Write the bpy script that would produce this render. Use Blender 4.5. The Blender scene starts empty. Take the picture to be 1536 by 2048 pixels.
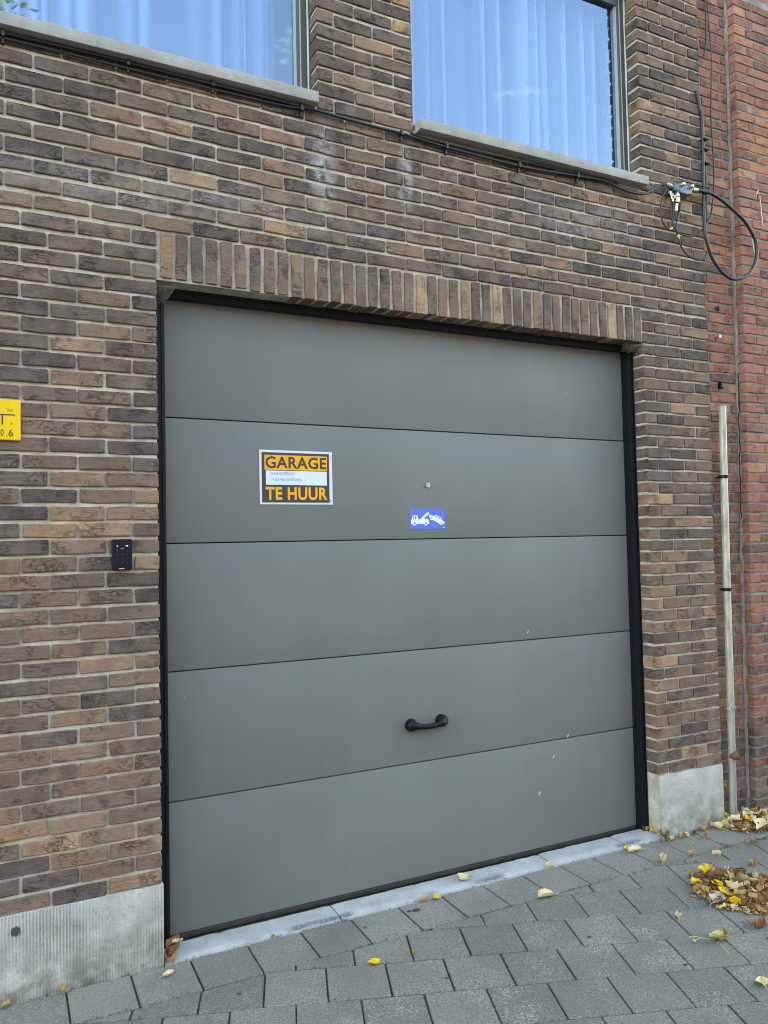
import bpy, bmesh, math, random
from mathutils import Vector, Matrix, noise as mnoise

# ------------------------------------------------------------------ camera, sky, sun, exposure
S = bpy.context.scene
COL = S.collection
rnd = random.Random(7)

cam_d = bpy.data.cameras.new('camera')
cam = bpy.data.objects.new('camera', cam_d)
COL.objects.link(cam)
cam_d.sensor_fit = 'VERTICAL'
cam_d.sensor_height = 24.0
cam_d.lens = 1580.69 / 2048 * 24.0
cam_d.clip_start = 0.05
cam_d.clip_end = 600
R_ = Vector((0.89363414, -0.44830735, -0.02094135))
U_ = Vector((5.31438479e-04, -4.56040985e-02, 9.98959451e-01))
F_ = Vector((0.44879588, 0.8927154, 0.04051513))
cam.matrix_world = Matrix(((R_.x, U_.x, -F_.x, -0.5998), (R_.y, U_.y, -F_.y, -3.1494),
                           (R_.z, U_.z, -F_.z, 1.5873), (0, 0, 0, 1)))
S.camera = cam

SUN_EL, SUN_AZ = math.radians(32), math.radians(52)      # azimuth from +Y (behind the houses) towards +X
sun_dir = Vector((math.sin(SUN_AZ) * math.cos(SUN_EL), math.cos(SUN_AZ) * math.cos(SUN_EL), math.sin(SUN_EL)))
W = bpy.data.worlds.new('World')
S.world = W
W.use_nodes = True
wn, wl = W.node_tree.nodes, W.node_tree.links
wn.clear()
w_out = wn.new('ShaderNodeOutputWorld')
w_bg = wn.new('ShaderNodeBackground')
w_bg.inputs['Strength'].default_value = 0.15
sky = wn.new('ShaderNodeTexSky')
sky.sky_type = 'NISHITA'
sky.sun_disc = False
sky.sun_elevation = SUN_EL
sky.sun_rotation = SUN_AZ
sky.air_density = 1.0
sky.dust_density = 0.15
sky.ozone_density = 2.5
w_tc = wn.new('ShaderNodeTexCoord')
w_map = wn.new('ShaderNodeMapping')
w_map.inputs['Scale'].default_value = (1.0, 1.0, 2.2)
w_map.inputs['Location'].default_value = (1.9, 0.9, 0.5)
w_no = wn.new('ShaderNodeTexNoise')
w_no.inputs['Scale'].default_value = 4.2
w_no.inputs['Detail'].default_value = 9
w_no.inputs['Roughness'].default_value = 0.62
w_cr = wn.new('ShaderNodeMapRange')
w_cr.inputs['From Min'].default_value = 0.585
w_cr.inputs['From Max'].default_value = 0.78
w_cr.inputs['To Max'].default_value = 0.85
w_mix = wn.new('ShaderNodeMix')
w_mix.data_type = 'RGBA'
w_mix.inputs[7].default_value = (6.5, 6.8, 7.2, 1)        # sunlit cumulus, in the sky texture's own units
wl.new(w_tc.outputs['Generated'], w_map.inputs['Vector'])
wl.new(w_map.outputs[0], w_no.inputs['Vector'])
wl.new(w_no.outputs['Fac'], w_cr.inputs['Value'])
wl.new(w_cr.outputs[0], w_mix.inputs[0])
wl.new(sky.outputs[0], w_mix.inputs[6])
wl.new(w_mix.outputs[2], w_bg.inputs['Color'])
wl.new(w_bg.outputs[0], w_out.inputs['Surface'])

sun_l = bpy.data.lights.new('sun', 'SUN')
sun_l.energy = 3.5
sun_l.angle = math.radians(0.5)
sun_l.color = (1.0, 0.95, 0.87)
sun_o = bpy.data.objects.new('sun', sun_l)
COL.objects.link(sun_o)
sun_o.rotation_mode = 'QUATERNION'
sun_o.rotation_quaternion = sun_dir.to_track_quat('Z', 'Y')
sun_o.location = (6, 14, 22)

VS = S.view_settings
VS.view_transform = 'Standard'
VS.look = 'None'
VS.exposure = 3.45
VS.gamma = 1.0
VS.use_curve_mapping = False
S.cycles.filter_width = 1.0
if hasattr(VS, 'use_white_balance'):                      # the phone balanced for open shade
    VS.use_white_balance = True
    VS.white_balance_temperature = 10000
    VS.white_balance_tint = 10

# ------------------------------------------------------------------ node helpers
class NT:
    def __init__(s, name):
        s.m = bpy.data.materials.new(name)
        s.m.use_nodes = True
        s.t = s.m.node_tree
        s.t.nodes.clear()
        s.out = s.t.nodes.new('ShaderNodeOutputMaterial')
        s.b = s.t.nodes.new('ShaderNodeBsdfPrincipled')
        s.t.links.new(s.b.outputs[0], s.out.inputs['Surface'])
    def put(s, sock, v):
        if v is None: return
        if isinstance(v, bpy.types.NodeSocket): s.t.links.new(v, sock)
        else:
            if sock.type == 'RGBA' and len(v) == 3: v = (*v, 1)
            sock.default_value = v
    def n(s, kind, **kw):
        nd = s.t.nodes.new('ShaderNode' + kind)
        for k, v in kw.items(): setattr(nd, k, v)
        return nd
    def pos(s):
        return s.n('NewGeometry').outputs['Position']
    def vmath(s, op, a, b=None):
        nd = s.n('VectorMath', operation=op)
        s.put(nd.inputs[0], a); s.put(nd.inputs[1], b)
        return nd.outputs[0]
    def math(s, op, a, b=None, c=None, clamp=False):
        nd = s.n('Math', operation=op, use_clamp=clamp)
        s.put(nd.inputs[0], a); s.put(nd.inputs[1], b); s.put(nd.inputs[2], c)
        return nd.outputs[0]
    def noise(s, v, scale, detail=4, rough=0.55, dist=0.0):
        nd = s.n('TexNoise')
        s.put(nd.inputs['Vector'], v)
        nd.inputs['Scale'].default_value = scale
        nd.inputs['Detail'].default_value = detail
        nd.inputs['Roughness'].default_value = rough
        nd.inputs['Distortion'].default_value = dist
        return nd.outputs['Fac']
    def rng(s, v, a, b, c=0.0, d=1.0):
        nd = s.n('MapRange')
        s.put(nd.inputs['Value'], v)
        for k, x in (('From Min', a), ('From Max', b), ('To Min', c), ('To Max', d)): nd.inputs[k].default_value = x
        return nd.outputs[0]
    def mix(s, f, a, b, mode='MIX'):
        nd = s.n('Mix', data_type='RGBA', blend_type=mode)
        s.put(nd.inputs[0], f); s.put(nd.inputs[6], a); s.put(nd.inputs[7], b)
        return nd.outputs[2]
    def ramp(s, f, stops, interp='LINEAR'):
        nd = s.n('ValToRGB')
        nd.color_ramp.interpolation = interp
        e = nd.color_ramp.elements
        while len(e) < len(stops): e.new(0.5)
        for el, (p, c) in zip(e, stops): el.position = p; el.color = (*c, 1)
        s.put(nd.inputs[0], f)
        return nd.outputs[0]
    def bump(s, h, strength=0.5, dist=0.003):
        nd = s.n('Bump')
        s.put(nd.inputs['Height'], h)
        nd.inputs['Strength'].default_value = strength
        nd.inputs['Distance'].default_value = dist
        s.put(s.b.inputs['Normal'], nd.outputs[0])
    def fin(s, col=None, rough=0.6, metal=0.0, spec=None):
        s.put(s.b.inputs['Base Color'], col)
        s.put(s.b.inputs['Roughness'], rough)
        s.b.inputs['Metallic'].default_value = metal
        if spec is not None: s.b.inputs['Specular IOR Level'].default_value = spec
        return s.m

def plain(name, col, rough=0.5, metal=0.0, var=0.12, scale=40, bump=0.0, spec=None):
    t = NT(name)
    nz = t.noise(t.pos(), scale, 4)
    f = t.rng(nz, 0.3, 0.7, 1 - var, 1 + var)
    c = t.mix(1.0, col, t.n('CombineColor').outputs[0], 'MULTIPLY')
    cc = [n for n in t.t.nodes if n.bl_idname == 'ShaderNodeCombineColor'][0]
    for i in range(3): t.t.links.new(f, cc.inputs[i])
    if bump: t.bump(nz, bump, 0.002)
    return t.fin(c, rough, metal, spec)

def brick_mat(name, palette, per_object, crease=0.75, lime=0.0):
    t = NT(name)
    a = t.n('Attribute', attribute_name='tone', attribute_type='OBJECT' if per_object else 'GEOMETRY').outputs['Vector']
    sp = t.n('SeparateXYZ'); t.put(sp.inputs[0], a)
    p = t.vmath('ADD', t.pos(), t.vmath('SCALE', a)); 
    sc = [n for n in t.t.nodes if n.bl_idname == 'ShaderNodeVectorMath' and n.operation == 'SCALE'][0]
    sc.inputs['Scale'].default_value = 9.0
    low = t.noise(p, 9.0, 3, 0.5, 0.6)                    # burnt ends and two-tone halves
    amp = t.math('MULTIPLY', sp.outputs[1], 2.0)
    k = t.math('ADD', sp.outputs[0], t.math('MULTIPLY', t.math('SUBTRACT', low, 0.5), amp), clamp=True)
    col = t.ramp(k, palette)
    fine = t.noise(p, 55, 6, 0.65)
    col = t.mix(t.rng(fine, 0.42, 0.75, 0.0, 0.5), col, t.mix(0.6, col, (0.045, 0.034, 0.028)))
    grit = t.noise(p, 190, 3, 0.6)
    col = t.mix(t.rng(grit, 0.52, 0.75, 0, 0.35), col, t.mix(0.5, col, (0.42, 0.36, 0.30)))
    q = t.vmath('MULTIPLY', p, (1.0, 1.0, 2.3))
    ridge = t.math('ABSOLUTE', t.math('SUBTRACT', t.noise(q, 21, 6, 0.68, 0.7), 0.5))
    where = t.rng(t.noise(p, 10, 2), 0.50, 0.68)
    line = t.math('MULTIPLY', t.rng(ridge, 0.0, 0.024, 1.0, 0.0), where)
    col = t.mix(t.math('MULTIPLY', line, crease), col, (0.016, 0.012, 0.010))
    fleck = t.rng(t.noise(p, 60, 5, 0.7), 0.66, 0.74)      # mortar smears and white flecks
    col = t.mix(t.math('MULTIPLY', fleck, 0.6), col, (0.55, 0.50, 0.43))
    haze_n = t.rng(t.noise(p, 6.5, 5, 0.7), 0.40, 0.78, 0, 0.6)
    col = t.mix(haze_n, col, (0.27, 0.205, 0.168))
    if lime:
        g = t.n('SeparateXYZ'); t.put(g.inputs[0], t.pos())
        tot = None
        for (cx, cz, rx, rz, s) in ((0.72, 3.22, 0.075, 0.26, 0.9), (1.13, 3.27, 0.05, 0.20, 0.75), (2.2, 3.25, 0.5, 0.12, 0.35), (0.0, 3.0, 1.2, 0.12, 0.25)):
            dx = t.math('DIVIDE', t.math('SUBTRACT', g.outputs[0], cx), rx)
            dz = t.math('DIVIDE', t.math('SUBTRACT', g.outputs[2], cz), rz)
            d2 = t.math('ADD', t.math('MULTIPLY', dx, dx), t.math('MULTIPLY', dz, dz))
            m = t.math('MULTIPLY', t.rng(d2, 0.0, 1.0, s, 0.0), t.rng(t.noise(t.pos(), 22, 5, 0.7), 0.38, 0.62))
            tot = m if tot is None else t.math('MAXIMUM', tot, m)
        col = t.mix(tot, col, (0.46, 0.42, 0.38))
    h = t.math('SUBTRACT', t.math('ADD', t.math('MULTIPLY', fine, 0.5), t.math('MULTIPLY', grit, 0.18)), t.math('MULTIPLY', line, 1.1))
    h = t.math('ADD', h, t.math('MULTIPLY', t.noise(q, 24, 3, 0.5, 0.8), 0.6))
    t.bump(h, 0.9, 0.008)
    return t.fin(col, 0.92, spec=0.25)

def mortar_mat(name, lo, hi, dark):
    t = NT(name)
    p = t.pos()
    c = t.mix(t.rng(t.noise(p, 13, 4, 0.6), 0.35, 0.68), lo, hi)
    c = t.mix(t.rng(t.noise(p, 120, 4, 0.7), 0.5, 0.75, 0, 0.5), c, dark)
    c = t.mix(t.rng(t.noise(p, 3.0, 3, 0.6), 0.5, 0.75, 0, 0.5), c, dark)
    t.bump(t.math('ADD', t.noise(p, 60, 5, 0.6), t.math('MULTIPLY', t.noise(p, 240, 2), 0.4)), 0.8, 0.004)
    return t.fin(c, 0.95, spec=0.2)

PAL_BROWN = [(0.0, (0.074, 0.053, 0.047)), (0.25, (0.142, 0.090, 0.070)), (0.50, (0.222, 0.126, 0.085)),
             (0.70, (0.30, 0.165, 0.098)), (0.87, (0.43, 0.235, 0.128)), (1.0, (0.58, 0.335, 0.19))]
PAL_RED = [(0.0, (0.125, 0.074, 0.058)), (0.25, (0.26, 0.094, 0.064)), (0.55, (0.39, 0.136, 0.082)),
           (0.8, (0.49, 0.185, 0.100)), (1.0, (0.56, 0.27, 0.16))]
M = {}
M['brick'] = brick_mat('brown_brick', PAL_BROWN, True, crease=0.52, lime=1)
M['brick_mass'] = brick_mat('brown_brick_mass', PAL_BROWN, False, crease=0.52, lime=1)
M['red'] = brick_mat('red_brick', PAL_RED, True, crease=0.25)
M['red_mass'] = brick_mat('red_brick_mass', PAL_RED, False, crease=0.25)
M['mortar'] = mortar_mat('pale_mortar', (0.40, 0.345, 0.27), (0.66, 0.585, 0.465), (0.17, 0.143, 0.108))
M['mortar_grey'] = mortar_mat('grey_mortar', (0.20, 0.185, 0.16), (0.33, 0.305, 0.265), (0.11, 0.10, 0.088))
M['black'] = plain('black_plastic', (0.006, 0.006, 0.007), 0.42, var=0.2, spec=0.22)
M['cable'] = plain('black_cable_sheath', (0.016, 0.017, 0.021), 0.38, var=0.25, scale=90)
M['frame'] = plain('anthracite_coated_metal', (0.007, 0.009, 0.014), 0.48, var=0.2, scale=30, spec=0.22)
M['win_frame'] = plain('grey_window_frame', (0.065, 0.070, 0.078), 0.40, var=0.08, scale=25)
M['gasket'] = plain('light_grey_gasket', (0.42, 0.42, 0.42), 0.5, var=0.08)
M['seal'] = plain('dark_bottom_seal', (0.040, 0.037, 0.034), 0.55, var=0.25, scale=18)
M['steel'] = plain('bright_steel', (0.62, 0.60, 0.55), 0.32, 0.9, var=0.15, scale=120)
M['brass'] = plain('dull_brass', (0.55, 0.47, 0.32), 0.38, 0.85, var=0.2, scale=120)
M['zinc_dark'] = plain('weathered_zinc_casting', (0.10, 0.135, 0.15), 0.42, 0.6, var=0.4, scale=90)
M['white'] = plain('white_print', (0.80, 0.81, 0.82), 0.45, var=0.03)
M['panelink'] = plain('dark_brown_print', (0.050, 0.038, 0.034), 0.45, var=0.05)
M['orange'] = plain('orange_print', (0.92, 0.39, 0.02), 0.45, var=0.05)
M['pen'] = plain('faded_pen', (0.16, 0.22, 0.36), 0.6, var=0.15, scale=300)
M['blue'] = plain('blue_sticker', (0.085, 0.16, 0.56), 0.40, var=0.04)
M['yellow'] = plain('yellow_plastic', (0.88, 0.53, 0.012), 0.42, var=0.04, scale=20)
M['ink'] = plain('black_ink', (0.02, 0.016, 0.012), 0.5, var=0.05)
M['navy'] = plain('keypad_glass', (0.008, 0.011, 0.018), 0.35, var=0.1, spec=0.2)
M['glyph'] = plain('dim_glyph', (0.16, 0.18, 0.21), 0.5, var=0.05)
M['yellow_tape'] = plain('yellow_tape', (0.70, 0.50, 0.06), 0.5)
M['interior'] = plain('pale_plaster', (0.50, 0.52, 0.48), 0.9, var=0.05, scale=4)
M['joint_soil'] = plain('joint_soil', (0.050, 0.042, 0.030), 0.95, var=0.6, scale=60, bump=0.8)
M['road'] = plain('asphalt', (0.055, 0.055, 0.056), 0.9, var=0.3, scale=60, bump=0.5)
M['unseen_roof'] = plain('unseen_roof_bitumen', (0.05, 0.05, 0.05), 0.9)
M['chalk'] = plain('white_chalk', (0.60, 0.58, 0.56), 0.9, var=0.3, scale=150)
M['disc'] = plain('dull_grey_metal', (0.085, 0.083, 0.085), 0.55, 0.3, var=0.15, scale=200)

def stone_mat(name, lo, hi, dirt, grain=0.4, moss=None, polish=False):
    t = NT(name)
    p = t.pos()
    c = t.mix(t.rng(t.noise(p, 7, 5, 0.6), 0.35, 0.66), lo, hi)
    c = t.mix(t.rng(t.noise(p, 150, 3, 0.65), 0.5, 0.75, 0, grain), c, dirt)
    c = t.mix(t.rng(t.noise(p, 34, 5, 0.7), 0.56, 0.74, 0, 0.55), c, dirt)
    if moss:
        g = t.n('SeparateXYZ'); t.put(g.inputs[0], p)
        m = t.math('MULTIPLY', t.rng(g.outputs[2], 0.0, moss, 1.0, 0.0), t.rng(t.noise(p, 9, 5, 0.65), 0.33, 0.62))
        c = t.mix(t.math('MULTIPLY', m, 0.9), c, (0.125, 0.118, 0.075))
    if polish:                                             # front arris rubbed dark by tyres
        g = t.n('SeparateXYZ'); t.put(g.inputs[0], p)
        m = t.math('MULTIPLY', t.rng(g.outputs[1], 0.034, 0.016), t.rng(g.outputs[1], 0.000, 0.006))
        m = t.math('MULTIPLY', m, t.rng(t.noise(t.vmath('MULTIPLY', p, (1.5, 0.2, 0.2)), 1.6, 2, 0.5), 0.50, 0.58))
        m = t.math('MULTIPLY', m, t.rng(t.noise(p, 70, 4, 0.7), 0.30, 0.55, 0.25, 1.0))
        c = t.mix(t.math('MULTIPLY', m, 0.9), c, (0.085, 0.095, 0.115))
    t.bump(t.math('ADD', t.noise(p, 90, 4, 0.6), t.math('MULTIPLY', t.noise(p, 300, 2), 0.5)), 0.35, 0.002)
    return t.fin(c, 0.85, spec=0.3)
M['plinth'] = stone_mat('pale_plinth_stone', (0.43, 0.405, 0.36), (0.60, 0.57, 0.515), (0.18, 0.17, 0.145), 0.5, moss=0.30)
M['sill'] = stone_mat('grey_sill_stone', (0.30, 0.28, 0.25), (0.40, 0.375, 0.335), (0.19, 0.18, 0.16), 0.3)
M['bluestone'] = stone_mat('blue_limestone', (0.33, 0.325, 0.315), (0.45, 0.445, 0.43), (0.17, 0.17, 0.17), 0.5, polish=True)

def paver_mat():
    t = NT('worn_concrete_paver')
    p0 = t.pos()
    a = t.n('Attribute', attribute_name='tone', attribute_type='OBJECT').outputs['Vector']
    sp = t.n('SeparateXYZ'); t.put(sp.inputs[0], a)
    base = t.mix(sp.outputs[0], (0.140, 0.126, 0.098), (0.245, 0.223, 0.177))
    worn = t.math('MULTIPLY', t.rng(t.noise(p0, 5.5, 4, 0.6), 0.46, 0.68), sp.outputs[1])
    sp1 = t.noise(p0, 130, 4, 0.75)
    sp2 = t.noise(p0, 300, 2, 0.7)
    speck = t.math('ADD', t.rng(sp1, 0.53, 0.63), t.rng(sp2, 0.58, 0.66), clamp=True)
    c = t.mix(t.math('MULTIPLY', t.rng(sp1, 0.47, 0.34), 0.75), base, (0.055, 0.055, 0.055))
    c = t.mix(t.math('MULTIPLY', speck, t.math('ADD', t.math('MULTIPLY', worn, 0.9), 0.22)), c, (0.54, 0.50, 0.42))
    c = t.mix(t.rng(t.noise(p0, 2.2, 4, 0.65), 0.48, 0.75, 0, 0.5), c, (0.095, 0.092, 0.085))
    c = t.mix(t.rng(t.noise(p0, 26, 4, 0.7), 0.64, 0.75, 0, 0.55), c, (0.075, 0.072, 0.066))
    t.bump(t.math('ADD', sp1, t.math('MULTIPLY', sp2, 0.6)), 0.5, 0.0016)
    return t.fin(c, 0.88, spec=0.3)
M['paver'] = paver_mat()

def door_mat():
    t = NT('grey_coated_door')
    p = t.pos()
    c = t.mix(t.rng(t.noise(p, 2.0, 3, 0.5), 0.35, 0.65), (0.163, 0.168, 0.152), (0.182, 0.187, 0.170))
    st = t.noise(t.vmath('MULTIPLY', p, (9, 9, 0.7)), 3, 4, 0.6)      # rain streaks
    c = t.mix(t.rng(st, 0.5, 0.75, 0, 0.22), c, (0.138, 0.139, 0.124))
    g = t.n('SeparateXYZ'); t.put(g.inputs[0], p)
    dust = t.math('MULTIPLY', t.rng(t.noise(p, 120, 3, 0.6), 0.68, 0.74), t.rng(t.noise(p, 1.7, 2), 0.38, 0.6))
    c = t.mix(t.math('MULTIPLY', dust, 0.5), c, (0.09, 0.085, 0.075))
    t.bump(t.noise(p, 700, 2, 0.5), 0.10, 0.0006)
    return t.fin(c, t.rng(t.noise(p, 5, 4), 0.3, 0.7, 0.44, 0.54), spec=0.35)
M['door'] = door_mat()

def pipe_mat():
    t = NT('weathered_pipe')
    p = t.pos()
    c = t.mix(t.rng(t.noise(t.vmath('MULTIPLY', p, (1, 1, 0.22)), 45, 5, 0.65), 0.38, 0.66), (0.54, 0.50, 0.40), (0.27, 0.25, 0.21))
    g = t.n('SeparateXYZ'); t.put(g.inputs[0], p)
    c = t.mix(t.rng(g.outputs[2], 0.9, 0.3, 0.0, 0.6), c, (0.24, 0.235, 0.22))
    return t.fin(c, 0.42, 0.15)
M['pipe'] = pipe_mat()

def glass_mat():
    t = NT('window_glass')
    t.t.nodes.remove(t.b)
    tr = t.n('BsdfTransparent'); tr.inputs[0].default_value = (0.73, 0.86, 0.97, 1)
    gl = t.n('BsdfGlossy'); gl.inputs['Roughness'].default_value = 0.0; gl.inputs['Color'].default_value = (0.54, 0.76, 1, 1)
    fr = t.n('Fresnel'); fr.inputs[0].default_value = 2.5
    mx = t.n('MixShader')
    front = t.math('MULTIPLY', fr.outputs[0], t.math('SUBTRACT', 1.0, t.n('NewGeometry').outputs['Backfacing']))
    t.t.links.new(front, mx.inputs[0]); t.t.links.new(tr.outputs[0], mx.inputs[1]); t.t.links.new(gl.outputs[0], mx.inputs[2])
    t.t.links.new(mx.outputs[0], t.out.inputs['Surface'])
    return t.m
M['glass'] = glass_mat()

def curtain_mat():
    t = NT('sheer_curtain')
    wv = t.noise(t.pos(), 900, 1)
    c = t.mix(t.rng(wv, 0.4, 0.6), (0.76, 0.78, 0.80), (0.84, 0.85, 0.86))
    d = t.n('BsdfDiffuse'); t.put(d.inputs[0], c)
    tl = t.n('BsdfTranslucent'); t.put(tl.inputs[0], c)
    tp = t.n('BsdfTransparent')
    m1 = t.n('MixShader'); m1.inputs[0].default_value = 0.35
    m2 = t.n('MixShader')
    fc = t.n('LayerWeight'); fc.inputs[0].default_value = 0.5      # the weave closes up when seen along a fold
    t.put(m2.inputs[0], t.rng(fc.outputs['Facing'], 0.10, 0.62, 0.74, 0.05))
    t.t.links.new(d.outputs[0], m1.inputs[1]); t.t.links.new(tl.outputs[0], m1.inputs[2])
    t.t.links.new(m1.outputs[0], m2.inputs[1]); t.t.links.new(tp.outputs[0], m2.inputs[2])
    t.t.links.new(m2.outputs[0], t.out.inputs['Surface'])
    t.t.nodes.remove(t.b)
    return t.m
M['curtain'] = curtain_mat()

def web_mat():
    t = NT('dusty_cobweb')
    d = t.n('BsdfDiffuse'); d.inputs[0].default_value = (0.30, 0.28, 0.25, 1)
    tp = t.n('BsdfTransparent')
    m = t.n('MixShader')
    f = t.rng(t.noise(t.vmath('MULTIPLY', t.pos(), (1, 1, 2)), 60, 6, 0.7), 0.35, 0.7, 0.12, 0.6)
    t.put(m.inputs[0], f)
    t.t.links.new(tp.outputs[0], m.inputs[1]); t.t.links.new(d.outputs[0], m.inputs[2])
    t.t.links.new(m.outputs[0], t.out.inputs['Surface'])
    t.t.nodes.remove(t.b)
    return t.m
M['web'] = web_mat()

def far_brick(name, c1, c2, mo):
    t = NT(name)
    b = t.n('TexBrick')
    q = t.n('SeparateXYZ'); t.put(q.inputs[0], t.pos())
    cb = t.n('CombineXYZ'); t.t.links.new(q.outputs[0], cb.inputs[0]); t.t.links.new(q.outputs[2], cb.inputs[1])
    t.t.links.new(cb.outputs[0], b.inputs['Vector'])
    b.inputs['Scale'].default_value = 1.0
    b.inputs['Brick Width'].default_value = 0.198
    b.inputs['Row Height'].default_value = 0.0634
    b.inputs['Mortar Size'].default_value = 0.006
    b.inputs['Color1'].default_value = (*c1, 1); b.inputs['Color2'].default_value = (*c2, 1); b.inputs['Mortar'].default_value = (*mo, 1)
    t.bump(b.outputs['Fac'], -0.6, 0.006)
    return t.fin(b.outputs['Color'], 0.9)
M['far_brown'] = far_brick('brown_brickwork_above', (0.07, 0.055, 0.048), (0.14, 0.095, 0.066), (0.36, 0.33, 0.28))
M['far_red'] = far_brick('red_brickwork_above', (0.22, 0.066, 0.05), (0.34, 0.10, 0.065), (0.22, 0.21, 0.19))

def leaf_mat(name, c, edge, spots):
    t = NT(name)
    p = t.n('TexCoord').outputs['Object']
    k = t.mix(t.rng(t.noise(p, 30, 4, 0.6), 0.38, 0.68), c, edge)
    k = t.mix(t.rng(t.noise(p, 110, 3, 0.6), 0.62, 0.72, 0, 0.7), k, spots)
    t.bump(t.noise(p, 70, 3, 0.5), 0.5, 0.002)
    return t.fin(k, 0.62, spec=0.3)
LEAFM = {
    'yellow': leaf_mat('bright_yellow_leaf', (0.80, 0.50, 0.02), (0.72, 0.40, 0.03), (0.35, 0.17, 0.03)),
    'pale': leaf_mat('pale_straw_leaf', (0.66, 0.52, 0.27), (0.74, 0.60, 0.36), (0.38, 0.22, 0.08)),
    'tan': leaf_mat('tan_leaf', (0.46, 0.27, 0.10), (0.58, 0.38, 0.16), (0.20, 0.09, 0.035)),
    'brown': leaf_mat('dry_brown_leaf', (0.20, 0.085, 0.035), (0.30, 0.14, 0.06), (0.09, 0.04, 0.02)),
    'green': leaf_mat('yellow_green_bract', (0.46, 0.43, 0.15), (0.54, 0.47, 0.20), (0.3, 0.22, 0.06)),
    'grey': leaf_mat('bleached_leaf', (0.50, 0.43, 0.33), (0.60, 0.53, 0.42), (0.36, 0.30, 0.24)),
}

# ------------------------------------------------------------------ object helpers
def link(o, parent=None):
    COL.objects.link(o)
    if parent is not None: o.parent = parent
    return o
def empty(name, loc=(0, 0, 0), label=None, cat=None, group=None, parent=None):
    o = bpy.data.objects.new(name, None)
    o.location = loc
    o.empty_display_size = 0.1
    link(o, parent)
    tag(o, label, cat, group)
    return o
def tag(o, label=None, cat=None, group=None, kind=None):
    if label: o['label'] = label
    if cat: o['category'] = cat
    if group: o['group'] = group
    if kind: o['kind'] = kind
    return o
def mesh(name, verts, faces, mat, parent=None, smooth=False, origin=None):
    me = bpy.data.meshes.new(name)
    me.from_pydata([tuple(v) for v in verts], [], faces)
    me.update()
    if mat is not None: me.materials.append(mat)
    if smooth:
        for f in me.polygons: f.use_smooth = True
    o = bpy.data.objects.new(name, me)
    link(o, parent)
    return o
class B:
    """collects geometry for one mesh"""
    def __init__(s): s.v, s.f = [], []
    def add(s, vs, fs):
        k = len(s.v); s.v += [tuple(v) for v in vs]; s.f += [tuple(i + k for i in f) for f in fs]
        return s
    def box(s, x0, x1, y0, y1, z0, z1, bev=0.0):
        if bev <= 0:
            vs = [(x, y, z) for x in (x0, x1) for y in (y0, y1) for z in (z0, z1)]
            return s.add(vs, [(0, 1, 3, 2), (4, 6, 7, 5), (0, 4, 5, 1), (2, 3, 7, 6), (0, 2, 6, 4), (1, 5, 7, 3)])
        bm = bmesh.new()
        bmesh.ops.create_cube(bm, size=1)
        bmesh.ops.scale(bm, vec=(x1 - x0, y1 - y0, z1 - z0), verts=bm.verts)
        bmesh.ops.bevel(bm, geom=bm.edges[:], offset=bev, segments=2, profile=0.6, affect='EDGES')
        bmesh.ops.translate(bm, vec=((x0 + x1) / 2, (y0 + y1) / 2, (z0 + z1) / 2), verts=bm.verts)
        return s.bm(bm)
    def bm(s, bm):
        bm.verts.index_update()
        s.add([v.co[:] for v in bm.verts], [[v.index for v in f.verts] for f in bm.faces])
        bm.free()
        return s
    def tube(s, pts, r, seg=8, cap=True, smooth_pts=True):
        P = [Vector(p) for p in pts]
        rr = r if isinstance(r, (list, tuple)) else [r] * len(P)
        rings = []
        up = Vector((0.13, -0.96, 0.21)).normalized()
        for i, p in enumerate(P):
            d = (P[min(i + 1, len(P) - 1)] - P[max(i - 1, 0)])
            if d.length < 1e-9: d = Vector((0, 0, 1))
            d.normalize()
            a = up - d * up.dot(d)
            if a.length < 1e-3: a = Vector((1, 0, 0)) - d * d.x
            a.normalize(); up = a
            b = d.cross(a)
            rings.append([p + (a * math.cos(2 * math.pi * k / seg) + b * math.sin(2 * math.pi * k / seg)) * rr[i] for k in range(seg)])
        vs = [v for ring in rings for v in ring]
        fs = []
        for i in range(len(P) - 1):
            for k in range(seg):
                fs.append((i * seg + k, i * seg + (k + 1) % seg, (i + 1) * seg + (k + 1) % seg, (i + 1) * seg + k))
        if cap:
            fs.append(tuple(range(seg))[::-1]); fs.append(tuple((len(P) - 1) * seg + k for k in range(seg)))
        return s.add(vs, fs)
    def prism(s, poly, y0, y1):
        """polygon in x,z extruded from y0 (front) to y1"""
        n = len(poly)
        vs = [(x, y0, z) for x, z in poly] + [(x, y1, z) for x, z in poly]
        fs = [tuple(range(n)), tuple(range(2 * n - 1, n - 1, -1))] + [(i, i + n, (i + 1) % n + n, (i + 1) % n) for i in range(n)]
        return s.add(vs, fs)
    def disc(s, cx, cz, r, y0, y1, seg=20):
        return s.prism([(cx + r * math.cos(2 * math.pi * k / seg), cz + r * math.sin(2 * math.pi * k / seg)) for k in range(seg)], y0, y1)
    def out(s, name, mat, parent=None, smooth=False, fix=True):
        o = mesh(name, s.v, s.f, mat, parent, smooth)
        if fix:
            bm = bmesh.new(); bm.from_mesh(o.data)
            bmesh.ops.recalc_face_normals(bm, faces=bm.faces)
            bm.to_mesh(o.data); bm.free()
        return o
def spline(pts, n=6):
    P = [Vector(p) for p in pts]
    out = []
    for i in range(len(P) - 1):
        p0, p1, p2, p3 = P[max(i - 1, 0)], P[i], P[i + 1], P[min(i + 2, len(P) - 1)]
        for k in range(n):
            t = k / n
            out.append(0.5 * ((2 * p1) + (p2 - p0) * t + (2 * p0 - 5 * p1 + 4 * p2 - p3) * t * t + (3 * p1 - p0 - 3 * p2 + p3) * t ** 3))
    out.append(P[-1])
    return out
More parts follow.
